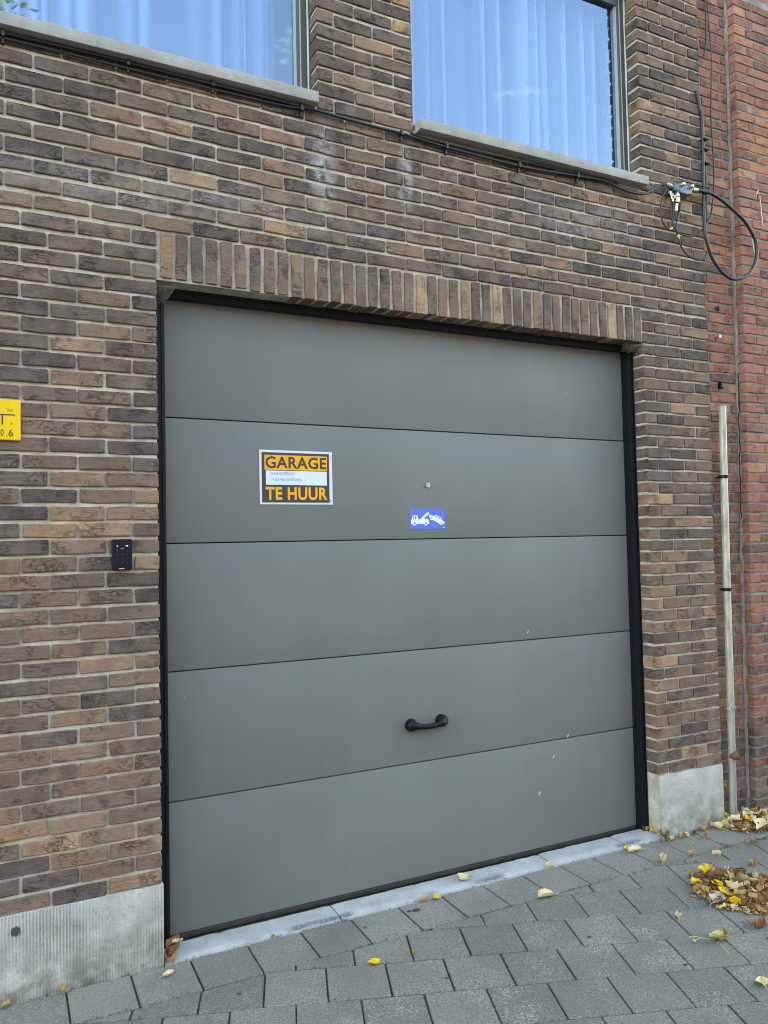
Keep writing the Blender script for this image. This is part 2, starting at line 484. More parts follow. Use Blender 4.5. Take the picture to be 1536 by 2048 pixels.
def smooth_by_angle(o, deg=40):
    bm = bmesh.new(); bm.from_mesh(o.data)
    for f in bm.faces: f.smooth = True
    for e in bm.edges:
        e.smooth = not (len(e.link_faces) == 2 and e.calc_face_angle(0) > math.radians(deg))
    bm.to_mesh(o.data); bm.free()
    return o
def text_mesh(txt, x0, x1, z0, z1, y, thick=0.0006, bold=0.0, vertical=False, shear=0.0):
    """lettering fitted into a rectangle of the x,z plane"""
    cu = bpy.data.curves.new('lettering', 'FONT')
    cu.body = txt; cu.size = 1.0; cu.offset = bold; cu.shear = shear; cu.resolution_u = 3; cu.space_character = 1.06
    to = bpy.data.objects.new('lettering', cu)
    COL.objects.link(to)
    me = bpy.data.meshes.new_from_object(to)
    bpy.data.objects.remove(to); bpy.data.curves.remove(cu)
    vs = [v.co.copy() for v in me.vertices]
    fs = [tuple(p.vertices) for p in me.polygons]
    bpy.data.meshes.remove(me)
    if vertical: vs = [Vector((-v.y, v.x, 0)) for v in vs]
    ax, bx = min(v.x for v in vs), max(v.x for v in vs)
    az, bz = min(v.y for v in vs), max(v.y for v in vs)
    P = [(x0 + (v.x - ax) / (bx - ax) * (x1 - x0), y, z0 + (v.y - az) / (bz - az) * (z1 - z0)) for v in vs]
    return P, fs

# ------------------------------------------------------------------ brick geometry
def brick_geo(w, h, d, r, jit=0.0021, bev=0.0022):
    """hand-formed brick: origin at the middle of its face, face at y=0, body behind it; 10-sided outline"""
    hw, hh = w / 2, h / 2
    c = [r.uniform(0.0012, 0.0042) for _ in range(4)]
    base = [(-hw + c[0], -hh), (-hw * .3, -hh), (hw * .4, -hh), (hw - c[1], -hh), (hw, -hh + c[1]), (hw, hh - c[2]),
            (hw - c[2], hh), (hw * .25, hh), (-hw * .45, hh), (-hw + c[3], hh), (-hw, hh - c[3]), (-hw, -hh + c[0])]
    o = [(x + r.uniform(-jit, jit), z + r.uniform(-jit, jit)) for x, z in base]
    n = len(o)
    fr = [(x * (1 - 2 * bev / w) , r.uniform(-0.0012, 0.0012), z * (1 - 2 * bev / h)) for x, z in o]
    rim = [(x, bev * r.uniform(0.7, 1.4), z) for x, z in o]
    bk = [(x, d, z) for x, z in o]
    vs = fr + rim + bk
    fs = [tuple(range(n))]
    for i in range(n):
        j = (i + 1) % n
        fs.append((i, i + n, j + n, j)); fs.append((i + n, i + 2 * n, j + 2 * n, j + n))
    return vs, fs

Z0, CR = 0.30, 0.0634
BH = 0.0514
def clamp(v, a=0.0, b=1.0): return max(a, min(b, v))
def lean(z): return 0.02 * (z - 0.1) - 0.05 if z < 2.6 else 0.009 * (z - 2.6)      # the party wall leans a little
def edge_x(z): return 3.075 + 0.5 * lean(z)
def course_z(n, x, right_low=False):
    if right_low: return Z0 + CR * (35.514 - (35 - n) * 0.988)
    s = 0.04 if x < 1.3 else 0.04 - 0.01 * clamp((x - 1.3) / 0.8)
    return Z0 + CR * (n + 0.5 + s * max(0, n - 38) + 0.3 * clamp((n - 36) / 6) * clamp((0.9 - x) / 1.2))
def seq(a, step, lo, hi):
    k = math.floor((lo - a) / step)
    out = []
    while a + k * step < hi:
        if a + k * step > lo: out.append(a + k * step)
        k += 1
    return out
def pieces(lo, hi, joints, gap=0.0108, least=0.03):
    """split lo..hi at joints into brick intervals"""
    xs = [lo] + [j for j in joints if lo + least < j < hi - least] + [hi]
    return [(a + (gap / 2 if i else 0), b - (gap / 2 if i < len(xs) - 2 else 0)) for i, (a, b) in enumerate(zip(xs[:-1], xs[1:]))]
rb = random.Random(11)
bricks = []          # (x0, x1, z, tilt, tone)
XL = -1.5
def tone_brown(x, z):
    low = z < 1.9
    r = rb.random()
    t = 0.35 + rb.gauss(0, 0.15) + (0.09 if low else -0.02)
    if r < (0.12 if low else 0.03): t = rb.uniform(0.66, 0.88)
    elif r < 0.34: t = rb.uniform(0.02, 0.2)
    return (clamp(t, 0.0, 1.0), rb.uniform(0.15, 1.0) if rb.random() < 0.55 else rb.uniform(0, 0.25), rb.random())
def row(lo, hi, joints, n, rl=False):
    for a, b in pieces(lo, hi, [j + rb.uniform(-0.004, 0.004) for j in joints]):
        xm = (a + b) / 2
        z = course_z(n, xm, rl) + rb.uniform(-0.0012, 0.0012)
        dz = course_z(n, b, rl) - course_z(n, a, rl)
        bricks.append((a, b, z, math.atan2(dz, b - a) + rb.uniform(-0.004, 0.004), tone_brown(xm, z)))
for n in range(0, 40):
    row(XL, -0.001, seq(-0.196 if n % 2 == 0 else -0.097, 0.198, XL, 0), n)
for n in range(0, 40):
    z = course_z(n, 2.8, True)
    row(2.578 + rb.uniform(-0.002, 0.002), edge_x(z) + rb.uniform(-0.003, 0.002), seq(2.66 if n % 2 == 0 else 2.757, 0.197, 2.58, 3.05), n, True)
for n in range(40, 50):
    off = 0.049 if n % 2 else 0.147
    js = [off + 0.1958 * i for i in range(0, 17)] + [off - 0.1972 * i for i in range(1, 11)]
    row(XL, edge_x(course_z(n, 2.8)), sorted(js), n)
for n in range(50, 72):
    z = course_z(n, 1.0)
    ev = n % 2 == 0
    if z < 4.66:
        row(0.700, 1.178, [0.782, 0.976] if ev else [0.882, 1.081], n)
        row(2.608, edge_x(z), [2.695, 2.893] if ev else [2.797, 2.994], n)
        row(XL, -1.25, seq(-0.2, 0.198, XL, -1.25), n)
    else:
        row(XL, edge_x(z), seq(0.0 if ev else 0.099, 0.198, XL, 3.0), n)

# ------------------------------------------------------------------ the brown brick house
house = empty('brown_brick_house', (0, 0, 0), 'dark brown brick house with a grey garage door below two large curtained windows', 'house')
wb = B()
F0 = 0.0085
wb.box(XL, -0.004, F0, 0.30, 0.0, 2.6535)
wb.box(2.582, 3.062, F0, 0.30, 0.0, 2.6535)
wb.box(XL, 3.068, F0, 0.30, 2.6535, 3.52)
wb.box(0.705, 1.173, F0, 0.30, 3.52, 4.66)
wb.box(2.613, 3.078, F0, 0.30, 3.52, 4.66)
wb.box(XL, -1.255, F0, 0.30, 3.52, 4.66)
wb.box(XL, 3.085, F0, 0.30, 4.66, 4.90)
wb.out('wall', M['mortar'], house)
B().box(-6, XL, 0.0, 0.30, 0.0, 9.0).box(XL, 3.085, 0.001, 0.30, 4.90, 9.0).out('wall', M['far_brown'], house)  # upper storeys out of view, carried up to block the sun
B().box(-6, -5.7, 0.3, 9, 0, 9).box(-5.7, 3.0, 8.7, 9, 0, 9).box(2.9, 3.1, 0.3, 8.7, 0, 9).out('wall', M['far_brown'], house)  # unseen side, rear and party walls, added as a sun-blocking shell
B().box(-6.1, 3.1, -0.1, 9.1, 9.0, 9.3).out('unseen_roof', M['unseen_roof'], house)  # unseen cover over the shell, added to keep the sun out

cam_p = Vector(cam.location) if cam.location.length else Vector((-0.5998, -3.1494, 1.5873))
def in_frame(x, z, y=0.0):
    d = Vector((x, y, z)) - Vector((-0.5998, -3.1494, 1.5873))
    w = d.dot(F_)
    px, py = 768 + 1580.69 * d.dot(R_) / w, 1024 - 1580.69 * d.dot(U_) / w
    return -70 < px < 1600 and -50 < py < 2100, d.length
def lay(bricks, limit, name, mass_name, mat, mat_mass, parent, h, depth, y):
    """largest in view as objects of their own on shared meshes, the others joined"""
    seen = [(in_frame((b[0] + b[1]) / 2, b[2]), i) for i, b in enumerate(bricks)]
    order = sorted(i for i, s in enumerate(seen))
    order = sorted(range(len(bricks)), key=lambda i: (not seen[i][0][0], seen[i][0][1] ** 2 / max(0.02, bricks[i][1] - bricks[i][0])))
    single = set(order[:limit])
    pool = {}
    mb = B(); tones = []
    for i, (a, b, z, tilt, tone) in enumerate(bricks):
        w = b - a
        if i in single:
            key = round(w / 0.008)
            lst = pool.setdefault(key, [])
            if len(lst) < 7:
                vs, fs = brick_geo(key * 0.008, h, depth, rb)
                me = bpy.data.meshes.new(name); me.from_pydata(vs, [], fs); me.update(); me.materials.append(mat)
                lst.append(me)
            o = bpy.data.objects.new(name, rb.choice(lst))
            o.location = ((a + b) / 2, y + rb.uniform(-0.0022, 0.0022), z)
            o.rotation_euler = (rb.gauss(0, 0.022), -tilt, rb.gauss(0, 0.006))
            o.scale = (w / (key * 0.008), 1, rb.uniform(0.95, 1.045))
            o['tone'] = tone
            link(o, parent)
        else:
            vs, fs = brick_geo(w, h * rb.uniform(0.95, 1.045), depth, rb)
            lean_ = rb.gauss(0, 0.022); off_ = rb.uniform(-0.002, 0.002)
            vs = [(vx_, vy_ + off_ - vz_ * lean_, vz_) for vx_, vy_, vz_ in vs]
            ct, st = math.cos(tilt), math.sin(tilt)
            mb.add([((a + b) / 2 + vx * ct - vz * st, y + vy, z + vx * st + vz * ct) for vx, vy, vz in vs], fs)
            tones += [tone] * len(vs)
    if mb.v:
        o = mesh(mass_name, mb.v, mb.f, mat_mass, parent)
        at = o.data.attributes.new('tone', 'FLOAT_VECTOR', 'POINT')
        at.data.foreach_set('vector', [c for t in tones for c in t])
        o['kind'] = 'stuff'
lay(bricks, 300, 'brick', 'brickwork', M['brick'], M['brick_mass'], house, BH, 0.10, 0.0)

# soldier course over the door: every lintel brick a part
NS = 42
pitch = (2.574 - 0.008) / NS
smesh = []
for k in range(9):
    vs, fs = brick_geo(0.184, 0.0448, 0.10, rb, jit=0.0024)
    me = bpy.data.meshes.new('lintel_brick'); me.from_pydata([(-z, y, x) for x, y, z in vs], [], fs); me.update(); me.materials.append(M['brick'])
    smesh.append(me)
for k in range(NS):
    o = bpy.data.objects.new('lintel_brick', rb.choice(smesh))
    x = 0.008 + pitch * (k + 0.5)
    o.location = (x + rb.uniform(-0.0015, 0.0015), rb.uniform(-0.0025, 0.0015), 2.742 + 0.014 * clamp((0.8 - x) / 0.8) + rb.uniform(-0.002, 0.002))
    o.rotation_euler = (rb.uniform(-0.004, 0.004), rb.uniform(-0.012, 0.012), rb.choice((0, math.pi)) * 0)
    t = tone_brown(x, 2.7)
    o['tone'] = (clamp(t[0] + 0.12), t[1], t[2])
    link(o, house)

# sills
for x0, x1, zt in ((-1.30, 0.686, 3.552), (1.191, 2.609, 3.551)):
    s = B().box(x0, x1, -0.05, 0.085, 3.503, zt, 0.0035).out('window_sill', M['sill'], house)
    smooth_by_angle(s, 30)

# plinth stones: comb-chiselled face, real grooves
def fluted(name, x0, x1, z0, z1, yf, thick, step, depth, slope=0.0):
    nx = int((x1 - x0) / (step / 4))
    zs = [z0 + (z1 - z0) * k / 12 for k in range(13)]
    vs, fs = [], []
    for iz, z in enumerate(zs):
        for ix in range(nx + 1):
            x = x0 + (x1 - x0) * ix / nx
            g = 0.5 - 0.5 * math.cos(2 * math.pi * x / step + 0.5 * mnoise.noise((x * 9, z * 3, 1)))
            a = depth * clamp(0.55 + 0.9 * mnoise.noise((x * 4, z * 5, 3)), 0.12, 1.1)
            e = 0.003 if ix in (0, nx) else 0.0
            vs.append((x, yf + a * g + e + 0.0015 * mnoise.noise((x * 12, z * 12, 7)), z + (slope * (x - x0) / (x1 - x0) if iz == 12 else 0)))
    for iz in range(12):
        for ix in range(nx):
            k = iz * (nx + 1) + ix
            fs.append((k, k + 1, k + nx + 2, k + nx + 1))
    b = B().add(vs, fs)
    n = nx + 1
    top = [12 * n + i for i in range(n)]; bot = list(range(n))
    k = len(b.v)
    b.v += [(x0, yf + thick, z0), (x1, yf + thick, z0), (x1, yf + thick, z1 + slope), (x0, yf + thick, z1)]
    b.f += [tuple(top[::-1] + [k + 3, k + 2]), tuple(bot + [k + 1, k]), tuple([i * n for i in range(13)][::-1] + [k, k + 3]), tuple([i * n + n - 1 for i in range(13)] + [k + 2, k + 1])]
    return b.out(name, M['plinth'], house, fix=False)
fluted('plinth_stone', XL, 0.004, -0.03, 0.303, -0.006, 0.05, 0.0112, 0.0062)
fluted('plinth_stone', 2.586, 3.052, -0.03, 0.322, -0.010, 0.045, 0.0055, 0.0007, 0.006)
# second slab lining the reveal
B().box(2.583, 2.60, 0.046, 0.086, -0.02, 0.312, 0.003).out('plinth_stone', M['plinth'], house)

# threshold of blue limestone, front edge worn round
def threshold(x0, x1, za):
    prof = [(-0.002, -0.03), (-0.002, -0.004), (0.002, 0.004), (0.008, 0.009), (0.018, 0.0125), (0.032, 0.0145), (0.12, 0.0155), (0.125, -0.03)]
    nx = max(4, int((x1 - x0) / 0.03))
    vs, fs = [], []
    for i in range(nx + 1):
        x = x0 + (x1 - x0) * i / nx
        e = 0.0025 if i in (0, nx) else 0.0
        for k, (y, z) in enumerate(prof):
            j = 0.0018 * mnoise.noise((x * 8, y * 40, 2)) if 0 < k < 6 else 0
            jb = 0.008 * mnoise.noise((x * 22, 5, 1)) + 0.004 * mnoise.noise((x * 60, 2, 1)) if k == 6 else 0
            vs.append((x, y + jb, z + za + j - (e if 1 < k < 7 else 0)))
    n = len(prof)
    for i in range(nx):
        for k in range(n - 1):
            fs.append((i * n + k, (i + 1) * n + k, (i + 1) * n + k + 1, i * n + k + 1))
    fs.append(tuple(range(n))); fs.append(tuple(nx * n + k for k in range(n))[::-1])
    return smooth_by_angle(B().add(vs, fs).out('threshold_stone', M['bluestone'], house), 50)
for a, b, z in ((0.008, 0.738, -0.002), (0.743, 1.862, 0.0), (1.867, 2.335, 0.004), (2.339, 2.582, 0.006)): threshold(a, b, z)
B().box(0.006, 2.58, 0.124, 0.30, -0.03, 0.004).out('floor_slab', M['joint_soil'], house)

# windows
def window(x0, x1, z0, z1, cx0, cx1, seed):
    w = B()
    y0, y1 = 0.088, 0.155
    fw = 0.05
    w.box(x0 - 0.02, x0 + fw, y0, y1, z0, z1, 0.003).box(x1 - fw, x1 + 0.02, y0, y1, z0, z1, 0.003)
    w.box(x0 + fw, x1 - fw, y0, y1, z1 - 0.055, z1, 0.003).box(x0 + fw, x1 - fw, y0 + 0.004, y1, z0 - 0.01, z0 + 0.012, 0.002)
    f = w.out('window', M['win_frame'], house)
    for xa, xb in ((x0 + fw, x0 + fw + 0.008), (x1 - fw - 0.008, x1 - fw)):
        B().box(xa, xb, 0.094, 0.13, z0 + 0.012, z1 - 0.055).out('gasket', M['gasket'], f)
    B().box(x1 - fw + 0.014, x1 - fw + 0.019, 0.0862, 0.0885, z0 + 0.01, z1 - 0.01).out('gasket', M['gasket'], f)
    B().box(x0 + fw + 0.008, x1 - fw - 0.008, 0.112, 0.118, z0 + 0.012, z1 - 0.055).out('pane', M['glass'], f)
    # sheer curtain in deep uneven folds
    r = random.Random(seed)
    xs, ys = [], []
    x = cx0
    ph = 0.0
    while x < cx1:
        xs.append(x)
        ph += 0.0125 * r.uniform(30, 95)
        x += 0.0125
    amp = [max(0.05, 0.5 + 0.8 * mnoise.noise((q * 4.3, seed, 0))) for q in xs]
    k = 0.0
    vs, fs = [], []
    nz = 9
    rows_ = []
    phs = []
    p = 0
    for q in xs:
        p += 0.0125 * max(9, 46 + 105 * mnoise.noise((q * 4.1, seed * 3.1, 5)))
        phs.append(p)
    for iz in range(nz):
        t = iz / (nz - 1)
        for q, pp, am in zip(xs, phs, amp):
            sway = 0.018 * (1 - t) * mnoise.noise((q * 5, seed, 2 + t))
            vs.append((q + 0.007 * math.cos(pp) + sway, 0.235 + (0.025 + 0.06 * am) * (math.sin(pp) + 0.35 * math.sin(2 * pp + 1)) * (0.75 + 0.25 * t), z0 + 0.0 + (z1 + 0.1 - z0) * t))
    n = len(xs)
    for iz in range(nz - 1):
        for i in range(n - 1):
            a = iz * n + i
            fs.append((a, a + 1, a + n + 1, a + n))
    mesh('curtain', vs, fs, M['curtain'], f, smooth=True)
    return f
wl_ = window(-1.25, 0.690, 3.555, 4.66, -1.24, 0.60, 3)
wr_ = window(1.178, 2.600, 3.553, 4.625, 1.14, 2.505, 8)
# sealant bead between frame and brick
sb = B()
for x in (0.694, 2.603):
    sb.tube([(x, 0.088 + 0.002 * math.sin(k), 3.55 + k * 0.06) for k in range(19)], 0.006, 6)
sb.out('sealant_bead', M['interior'], house, smooth=True)
# room behind
bm = bmesh.new()
rm = B().box(-1.4, 2.88, 0.305, 2.4, 3.2, 5.6)
rm.out('room_wall', M['interior'], house)
for p_ in house.children:
    if p_.name.startswith('room_wall'):
        bmx = bmesh.new(); bmx.from_mesh(p_.data)
        ff = [f for f in bmx.faces if f.normal.y < -0.9]
        bmesh.ops.delete(bmx, geom=ff, context='FACES')
        bmx.to_mesh(p_.data); bmx.free()

# garage door
door = empty('garage_door', (0, 0.14, 0), 'grey sectional garage door of five smooth wide panels', None, None, house)
def dpart(b, name, mat, smooth=False):
    b.v = [(x, y - 0.14, z) for x, y, z in b.v]
    return b.out(name, mat, door, smooth)
seams = [0.034, 0.5612, 1.0844, 1.6076, 2.1279, 2.66]
for a, b in zip(seams[:-1], seams[1:]):
    o = dpart(B().box(0.052, 2.546, 0.14, 0.18, a + 0.0022, b - 0.0018, 0.0052), 'door_panel', M['door'])
    smooth_by_angle(o, 25)
dpart(B().box(0.056, 2.542, 0.172, 0.19, 0.02, 2.66), 'seam_backing', M['black'])
fr = B()
fr.box(0.0, 0.0485, 0.100, 0.20, 0.0, 2.67, 0.003).box(0.0485, 0.0512, 0.125, 0.20, 0.0, 2.66)
fr.box(0.012, 0.020, 0.094, 0.11, 0.0, 2.66).box(0.034, 0.0405, 0.094, 0.11, 0.0, 2.66)
fr.box(2.549, 2.600, 0.086, 0.20, 0.0, 2.67, 0.003).box(2.5468, 2.549, 0.125, 0.20, 0.0, 2.66)
fr.box(2.556, 2.5615, 0.080, 0.10, 0.0, 2.66).box(2.570, 2.576, 0.080, 0.10, 0.0, 2.66)
fr.box(0.0485, 2.549, 0.101, 0.20, 2.618, 2.68, 0.003).box(0.0485, 2.549, 0.095, 0.13, 2.640, 2.656)
dpart(fr, 'door_frame', M['frame'])
sl = B().box(0.054, 2.544, 0.1425, 0.178, 0.013, 0.0345, 0.002).box(0.054, 2.544, 0.139, 0.1425, 0.026, 0.0325)
dpart(sl, 'bottom_seal', M['seal'])
# lock
lk = B(); lk.disc(1.291, 1.866, 0.0125, 0.1335, 0.141, 20)
lo = dpart(lk, 'lock', M['steel'])
# handle
hp = spline([(1.168, 0.138, 0.740), (1.169, 0.120, 0.740), (1.183, 0.104, 0.738), (1.215, 0.098, 0.733), (1.248, 0.096, 0.732), (1.282, 0.098, 0.734), (1.314, 0.102, 0.739), (1.330, 0.120, 0.743), (1.331, 0.138, 0.743)], 5)
nh = len(hp)
hr = []
for i in range(nh):
    t = i / (nh - 1)
    e = abs(2 * t - 1)
    hr.append(0.0125 + 0.0170 * clamp((e - 0.30) / 0.45) ** 1.4)
hb = B(); hb.tube(hp, hr, 16)
ho = dpart(hb, 'handle', M['black'], True)
# small white scuffs on the panels
sm = B()
for x, z, dx, dz in ((2.155, 2.372, 0.004, -0.010), (2.148, 2.362, 0.003, -0.006), (1.863, 1.135, -0.010, -0.020), (2.100, 0.584, -0.010, -0.024), (2.005, 0.491, -0.010, -0.022), (1.910, 0.321, -0.012, -0.026), (0.101, 0.152, 0.002, -0.002), (0.46, 0.24, 0.002, 0.001), (0.62, 0.22, 0.002, 0.001), (0.12, 0.98, 0.002, -0.008)):
    ex, ez = x + dx, z + dz
    px_, pz_ = -dz * 0.16, dx * 0.16
    sm.prism([(x, z), (x + dx * .4 + px_, z + dz * .4 + pz_), (ex, ez), (x + dx * .6 - px_, z + dz * .6 - pz_)], 0.1394, 0.1402)
dpart(sm, 'white_scuff', M['chalk'])

# ------------------------------------------------------------------ the red brick house next door
red = empty('red_brick_house', (0, 0, 0), 'red brick house with grey joints and a projecting pier beside the brown house', 'house')
def strip(b, xa, xb, y0, y1, zs):
    vs, fs = [], []
    for z in zs:
        vs += [(xa(z), y0, z), (xb(z), y0, z), (xb(z), y1, z), (xa(z), y1, z)]
    for i in range(len(zs) - 1):
        for k in range(4):
            fs.append((i * 4 + k, i * 4 + (k + 1) % 4, i * 4 + 4 + (k + 1) % 4, i * 4 + 4 + k))
    fs += [(0, 3, 2, 1), tuple(len(vs) - 4 + k for k in range(4))]
    b.add(vs, fs)
zs = [0.0, 1.3, 2.6, 3.7, 4.85]
mb = B()
strip(mb, lambda z: edge_x(z) + 0.004, lambda z: 3.36 + lean(z), 0.0455, 0.30, zs)
strip(mb, lambda z: 3.362 + lean(z), lambda z: 3.776 + lean(z), -0.0105, 0.295, zs)
strip(mb, lambda z: 3.778 + lean(z), lambda z: 4.8, 0.0455, 0.30, zs)
mb.out('wall', M['mortar_grey'], red)
B().box(3.12, 40, 0.046, 0.30, 4.85, 9.0).box(4.8, 40, 0.0452, 0.30, 0, 4.85).box(39.7, 40, 0.3, 9, 0, 9).box(3.12, 39.7, 8.7, 9, 0, 9).out('wall', M['far_red'], red)  # unseen long run and shell, added to keep the sun off the pavement
B().box(3.101, 40.1, -0.1, 9.1, 9.0, 9.3).out('unseen_roof', M['unseen_roof'], red)  # out of view, added to close the sun-blocking shell
def tone_red(z):
    t = clamp(0.52 + rb.gauss(0, 0.17))
    if z < 0.42: t = rb.uniform(0.0, 0.16) if rb.random() < 0.75 else rb.uniform(0.2, 0.4)
    elif z < 1.9: t = clamp(t - 0.13)  # dimmer light on the lower wall put into the brick colour
    return (t, rb.uniform(0.1, 0.6), rb.random())
panel, pier = [], []
for j in range(-44, 39):
    zt = 2.5916 + 0.0583 * j
    z = zt - 0.0235
    L = lean(z)
    e = edge_x(z) + 0.008
    ev = j % 2 == 0
    jt = lambda: rb.uniform(-0.006, 0.006)
    for a, b in pieces(e, (3.343 if ev else 3.336) + L, [3.291 + L + jt()] if ev else [3.126 + L + jt()], 0.011, 0.022):
        panel.append((a, b, z + rb.uniform(-.0012, .0012), rb.uniform(-.008, .008), tone_red(z)))
    for a, b in pieces(3.357 + L, 3.78 + L, [3.515 + L + jt(), 3.715 + L] if ev else [3.4555 + L + jt(), 3.655 + L + jt()], 0.011, 0.022):
        pier.append((a, b, z + rb.uniform(-.0012, .0012), rb.uniform(-.008, .008), tone_red(z)))
lay(panel, 160, 'brick', 'brickwork', M['red'], M['red_mass'], red, 0.0465, 0.05, 0.04)
lay(pier, 140, 'brick', 'brickwork', M['red'], M['red_mass'], red, 0.0465, 0.072, -0.016)
# ragged cement fillet in the inner corner
fb = B()
nf = 240
vs, fs = [], []
for k in range(nf):
    z = 0.02 + k * 0.02
    x = 3.357 + lean(z)
    a = 0.014 + 0.012 * mnoise.noise((z * 11, 0, 0)) + 0.006 * mnoise.noise((z * 37, 3, 0))
    b_ = 0.010 + 0.010 * mnoise.noise((z * 13, 5, 2)) + 0.005 * mnoise.noise((z * 41, 8, 0))
    vs += [(x - max(a, .003), 0.0415, z), (x - 0.004 - 0.3 * max(a, 0), 0.034 + 0.004 * mnoise.noise((z * 23, 1, 1)), z), (x - 0.001, 0.0395 - max(b_, .003), z), (x + 0.004, 0.045, z)]
for k in range(nf - 1):
    for j in range(3): fs.append((k * 4 + j, k * 4 + j + 1, k * 4 + 5 + j, k * 4 + 4 + j))
fb.add(vs, fs)
fb.out('cement_fillet', M['mortar_grey'], red, fix=False)
# cracks along the seam and in the corner
def crack(pts, w, y):
    ck = B()
    for (a, b) in zip(pts[:-1], pts[1:]):
        ck.prism([(a[0] - w, a[1]), (a[0] + w, a[1]), (b[0] + w, b[1]), (b[0] - w, b[1])], y, y + 0.004)
    ck.out('crack', M['ink'], red)
rc = random.Random(5)
crack([(3.083, 3.06), (3.087, 3.0), (3.094, 2.955), (3.092, 2.90), (3.101, 2.85), (3.101, 2.80), (3.095, 2.76), (3.094, 2.70)], 0.0018, 0.036)
crack([(3.348 + lean(2.5 - k * .045) + rc.uniform(-.007, .007), 2.55 - k * 0.045) for k in range(20)], 0.002, 0.029)
# chalk strokes
ch = B()
for a, b in (((3.53, 3.66), (3.505, 3.615)), ((3.538, 3.64), (3.548, 3.545)), ((3.548, 3.545), (3.556, 3.44)), ((3.46, 3.35), (3.47, 3.27))):
    d = Vector((b[0] - a[0], b[1] - a[1])); n_ = Vector((-d.y, d.x)).normalized() * 0.0028
    ch.prism([(a[0] - n_.x, a[1] - n_.y), (a[0] + n_.x, a[1] + n_.y), (b[0] + n_.x * .6, b[1] + n_.y * .6), (b[0] - n_.x * .6, b[1] - n_.y * .6)], -0.0178, -0.012)
ch.out('chalk_stroke', M['chalk'], red)

# far side of the street: unseen block, added and darkened to cut low skylight
B().box(-60, 60, -31, -23, -0.2, 11).out('unseen_opposite_houses', plain('light_blocking_facade', (0.05, 0.046, 0.04), 0.9))['kind'] = 'structure'

tr = empty('street_tree', (-2.35, -12.0, -0.13), 'green street tree mirrored in the top left corner of the left window', 'tree')
rt = random.Random(9)
B().tube([(0.1 * math.sin(k), 0.1 * math.cos(k * 1.3), 0.9 * k) for k in range(13)], [0.22 - 0.013 * k for k in range(13)], 10).out('trunk', plain('grey_bark', (0.10, 0.085, 0.065), 0.9, bump=0.6), tr, True)
tb = B()
clumps = []
while len(clumps) < 70:
    v = Vector((rt.uniform(-1, 1), rt.uniform(-1, 1), rt.uniform(-1, 1)))
    if 0.35 < v.length < 1: clumps.append((v * 2.9 + Vector((0, 0, 11.1)), rt.uniform(0.6, 1.0)))
for c, r in clumps:
    for k in range(130):
        v = Vector((rt.gauss(0, 1), rt.gauss(0, 1), rt.gauss(0, 1))).normalized() * r * rt.uniform(0.5, 1.05)
        p = c + v
        a = Vector((rt.gauss(0, 1), rt.gauss(0, 1), rt.gauss(0, .6))).normalized() * 0.085
        b = a.cross(Vector((rt.gauss(0, 1), rt.gauss(0, 1), rt.gauss(0, 1)))).normalized() * 0.06
        tb.add([p - a, p + b, p + a, p - b], [(0, 1, 2, 3)])
tb.out('crown', plain('linden_foliage', (0.085, 0.11, 0.035), 0.6, var=0.4, scale=3), tr, fix=False)

# ------------------------------------------------------------------ pavement
pv = B(); pv.box(-6, 9.5, -3.2, 0.3, -0.10, -0.009)
pave = pv.out('pavement', M['joint_soil'])
tag(pave, None, None, None, 'structure')
B().box(-150, 150, -300, -3.26, -0.25, -0.13).out('road', M['road'])['kind'] = 'structure'
B().box(-6, 9.5, -3.259, -3.201, -0.25, -0.005, 0.01).out('kerb', M['sill'])['kind'] = 'structure'
B().box(-150, 150, -300, 60, -0.5, -0.26).out('ground', M['joint_soil'])['kind'] = 'structure'
rp = random.Random(21)
def clip_poly(poly, nx, ny, c):
    out = []
    for i in range(len(poly)):
        a, b = poly[i], poly[(i + 1) % len(poly)]
        da, db = a[0] * nx + a[1] * ny - c, b[0] * nx + b[1] * ny - c
        if da <= 0: out.append(a)
        if (da < 0 < db) or (db < 0 < da):
            t = da / (da - db); out.append((a[0] + (b[0] - a[0]) * t, a[1] + (b[1] - a[1]) * t))
    return out
def area(p): return 0.5 * sum(p[i][0] * p[(i + 1) % len(p)][1] - p[(i + 1) % len(p)][0] * p[i][1] for i in range(len(p)))
def inset(p, d):
    if area(p) < 0: p = p[::-1]
    q = p
    for i in range(len(p)):
        a, b = p[i], p[(i + 1) % len(p)]
        ex, ey = b[0] - a[0], b[1] - a[1]
        l = math.hypot(ex, ey)
        if l < 1e-6: continue
        nx, ny = ey / l, -ex / l
        q = clip_poly(q, nx, ny, a[0] * nx + a[1] * ny - d)
        if len(q) < 3: return []
    return q
def dedupe(p, eps=0.004):
    o = []
    for q in p:
        if not o or math.hypot(q[0] - o[-1][0], q[1] - o[-1][1]) > eps: o.append(q)
    if len(o) > 2 and math.hypot(o[0][0] - o[-1][0], o[0][1] - o[-1][1]) < eps: o.pop()
    return o
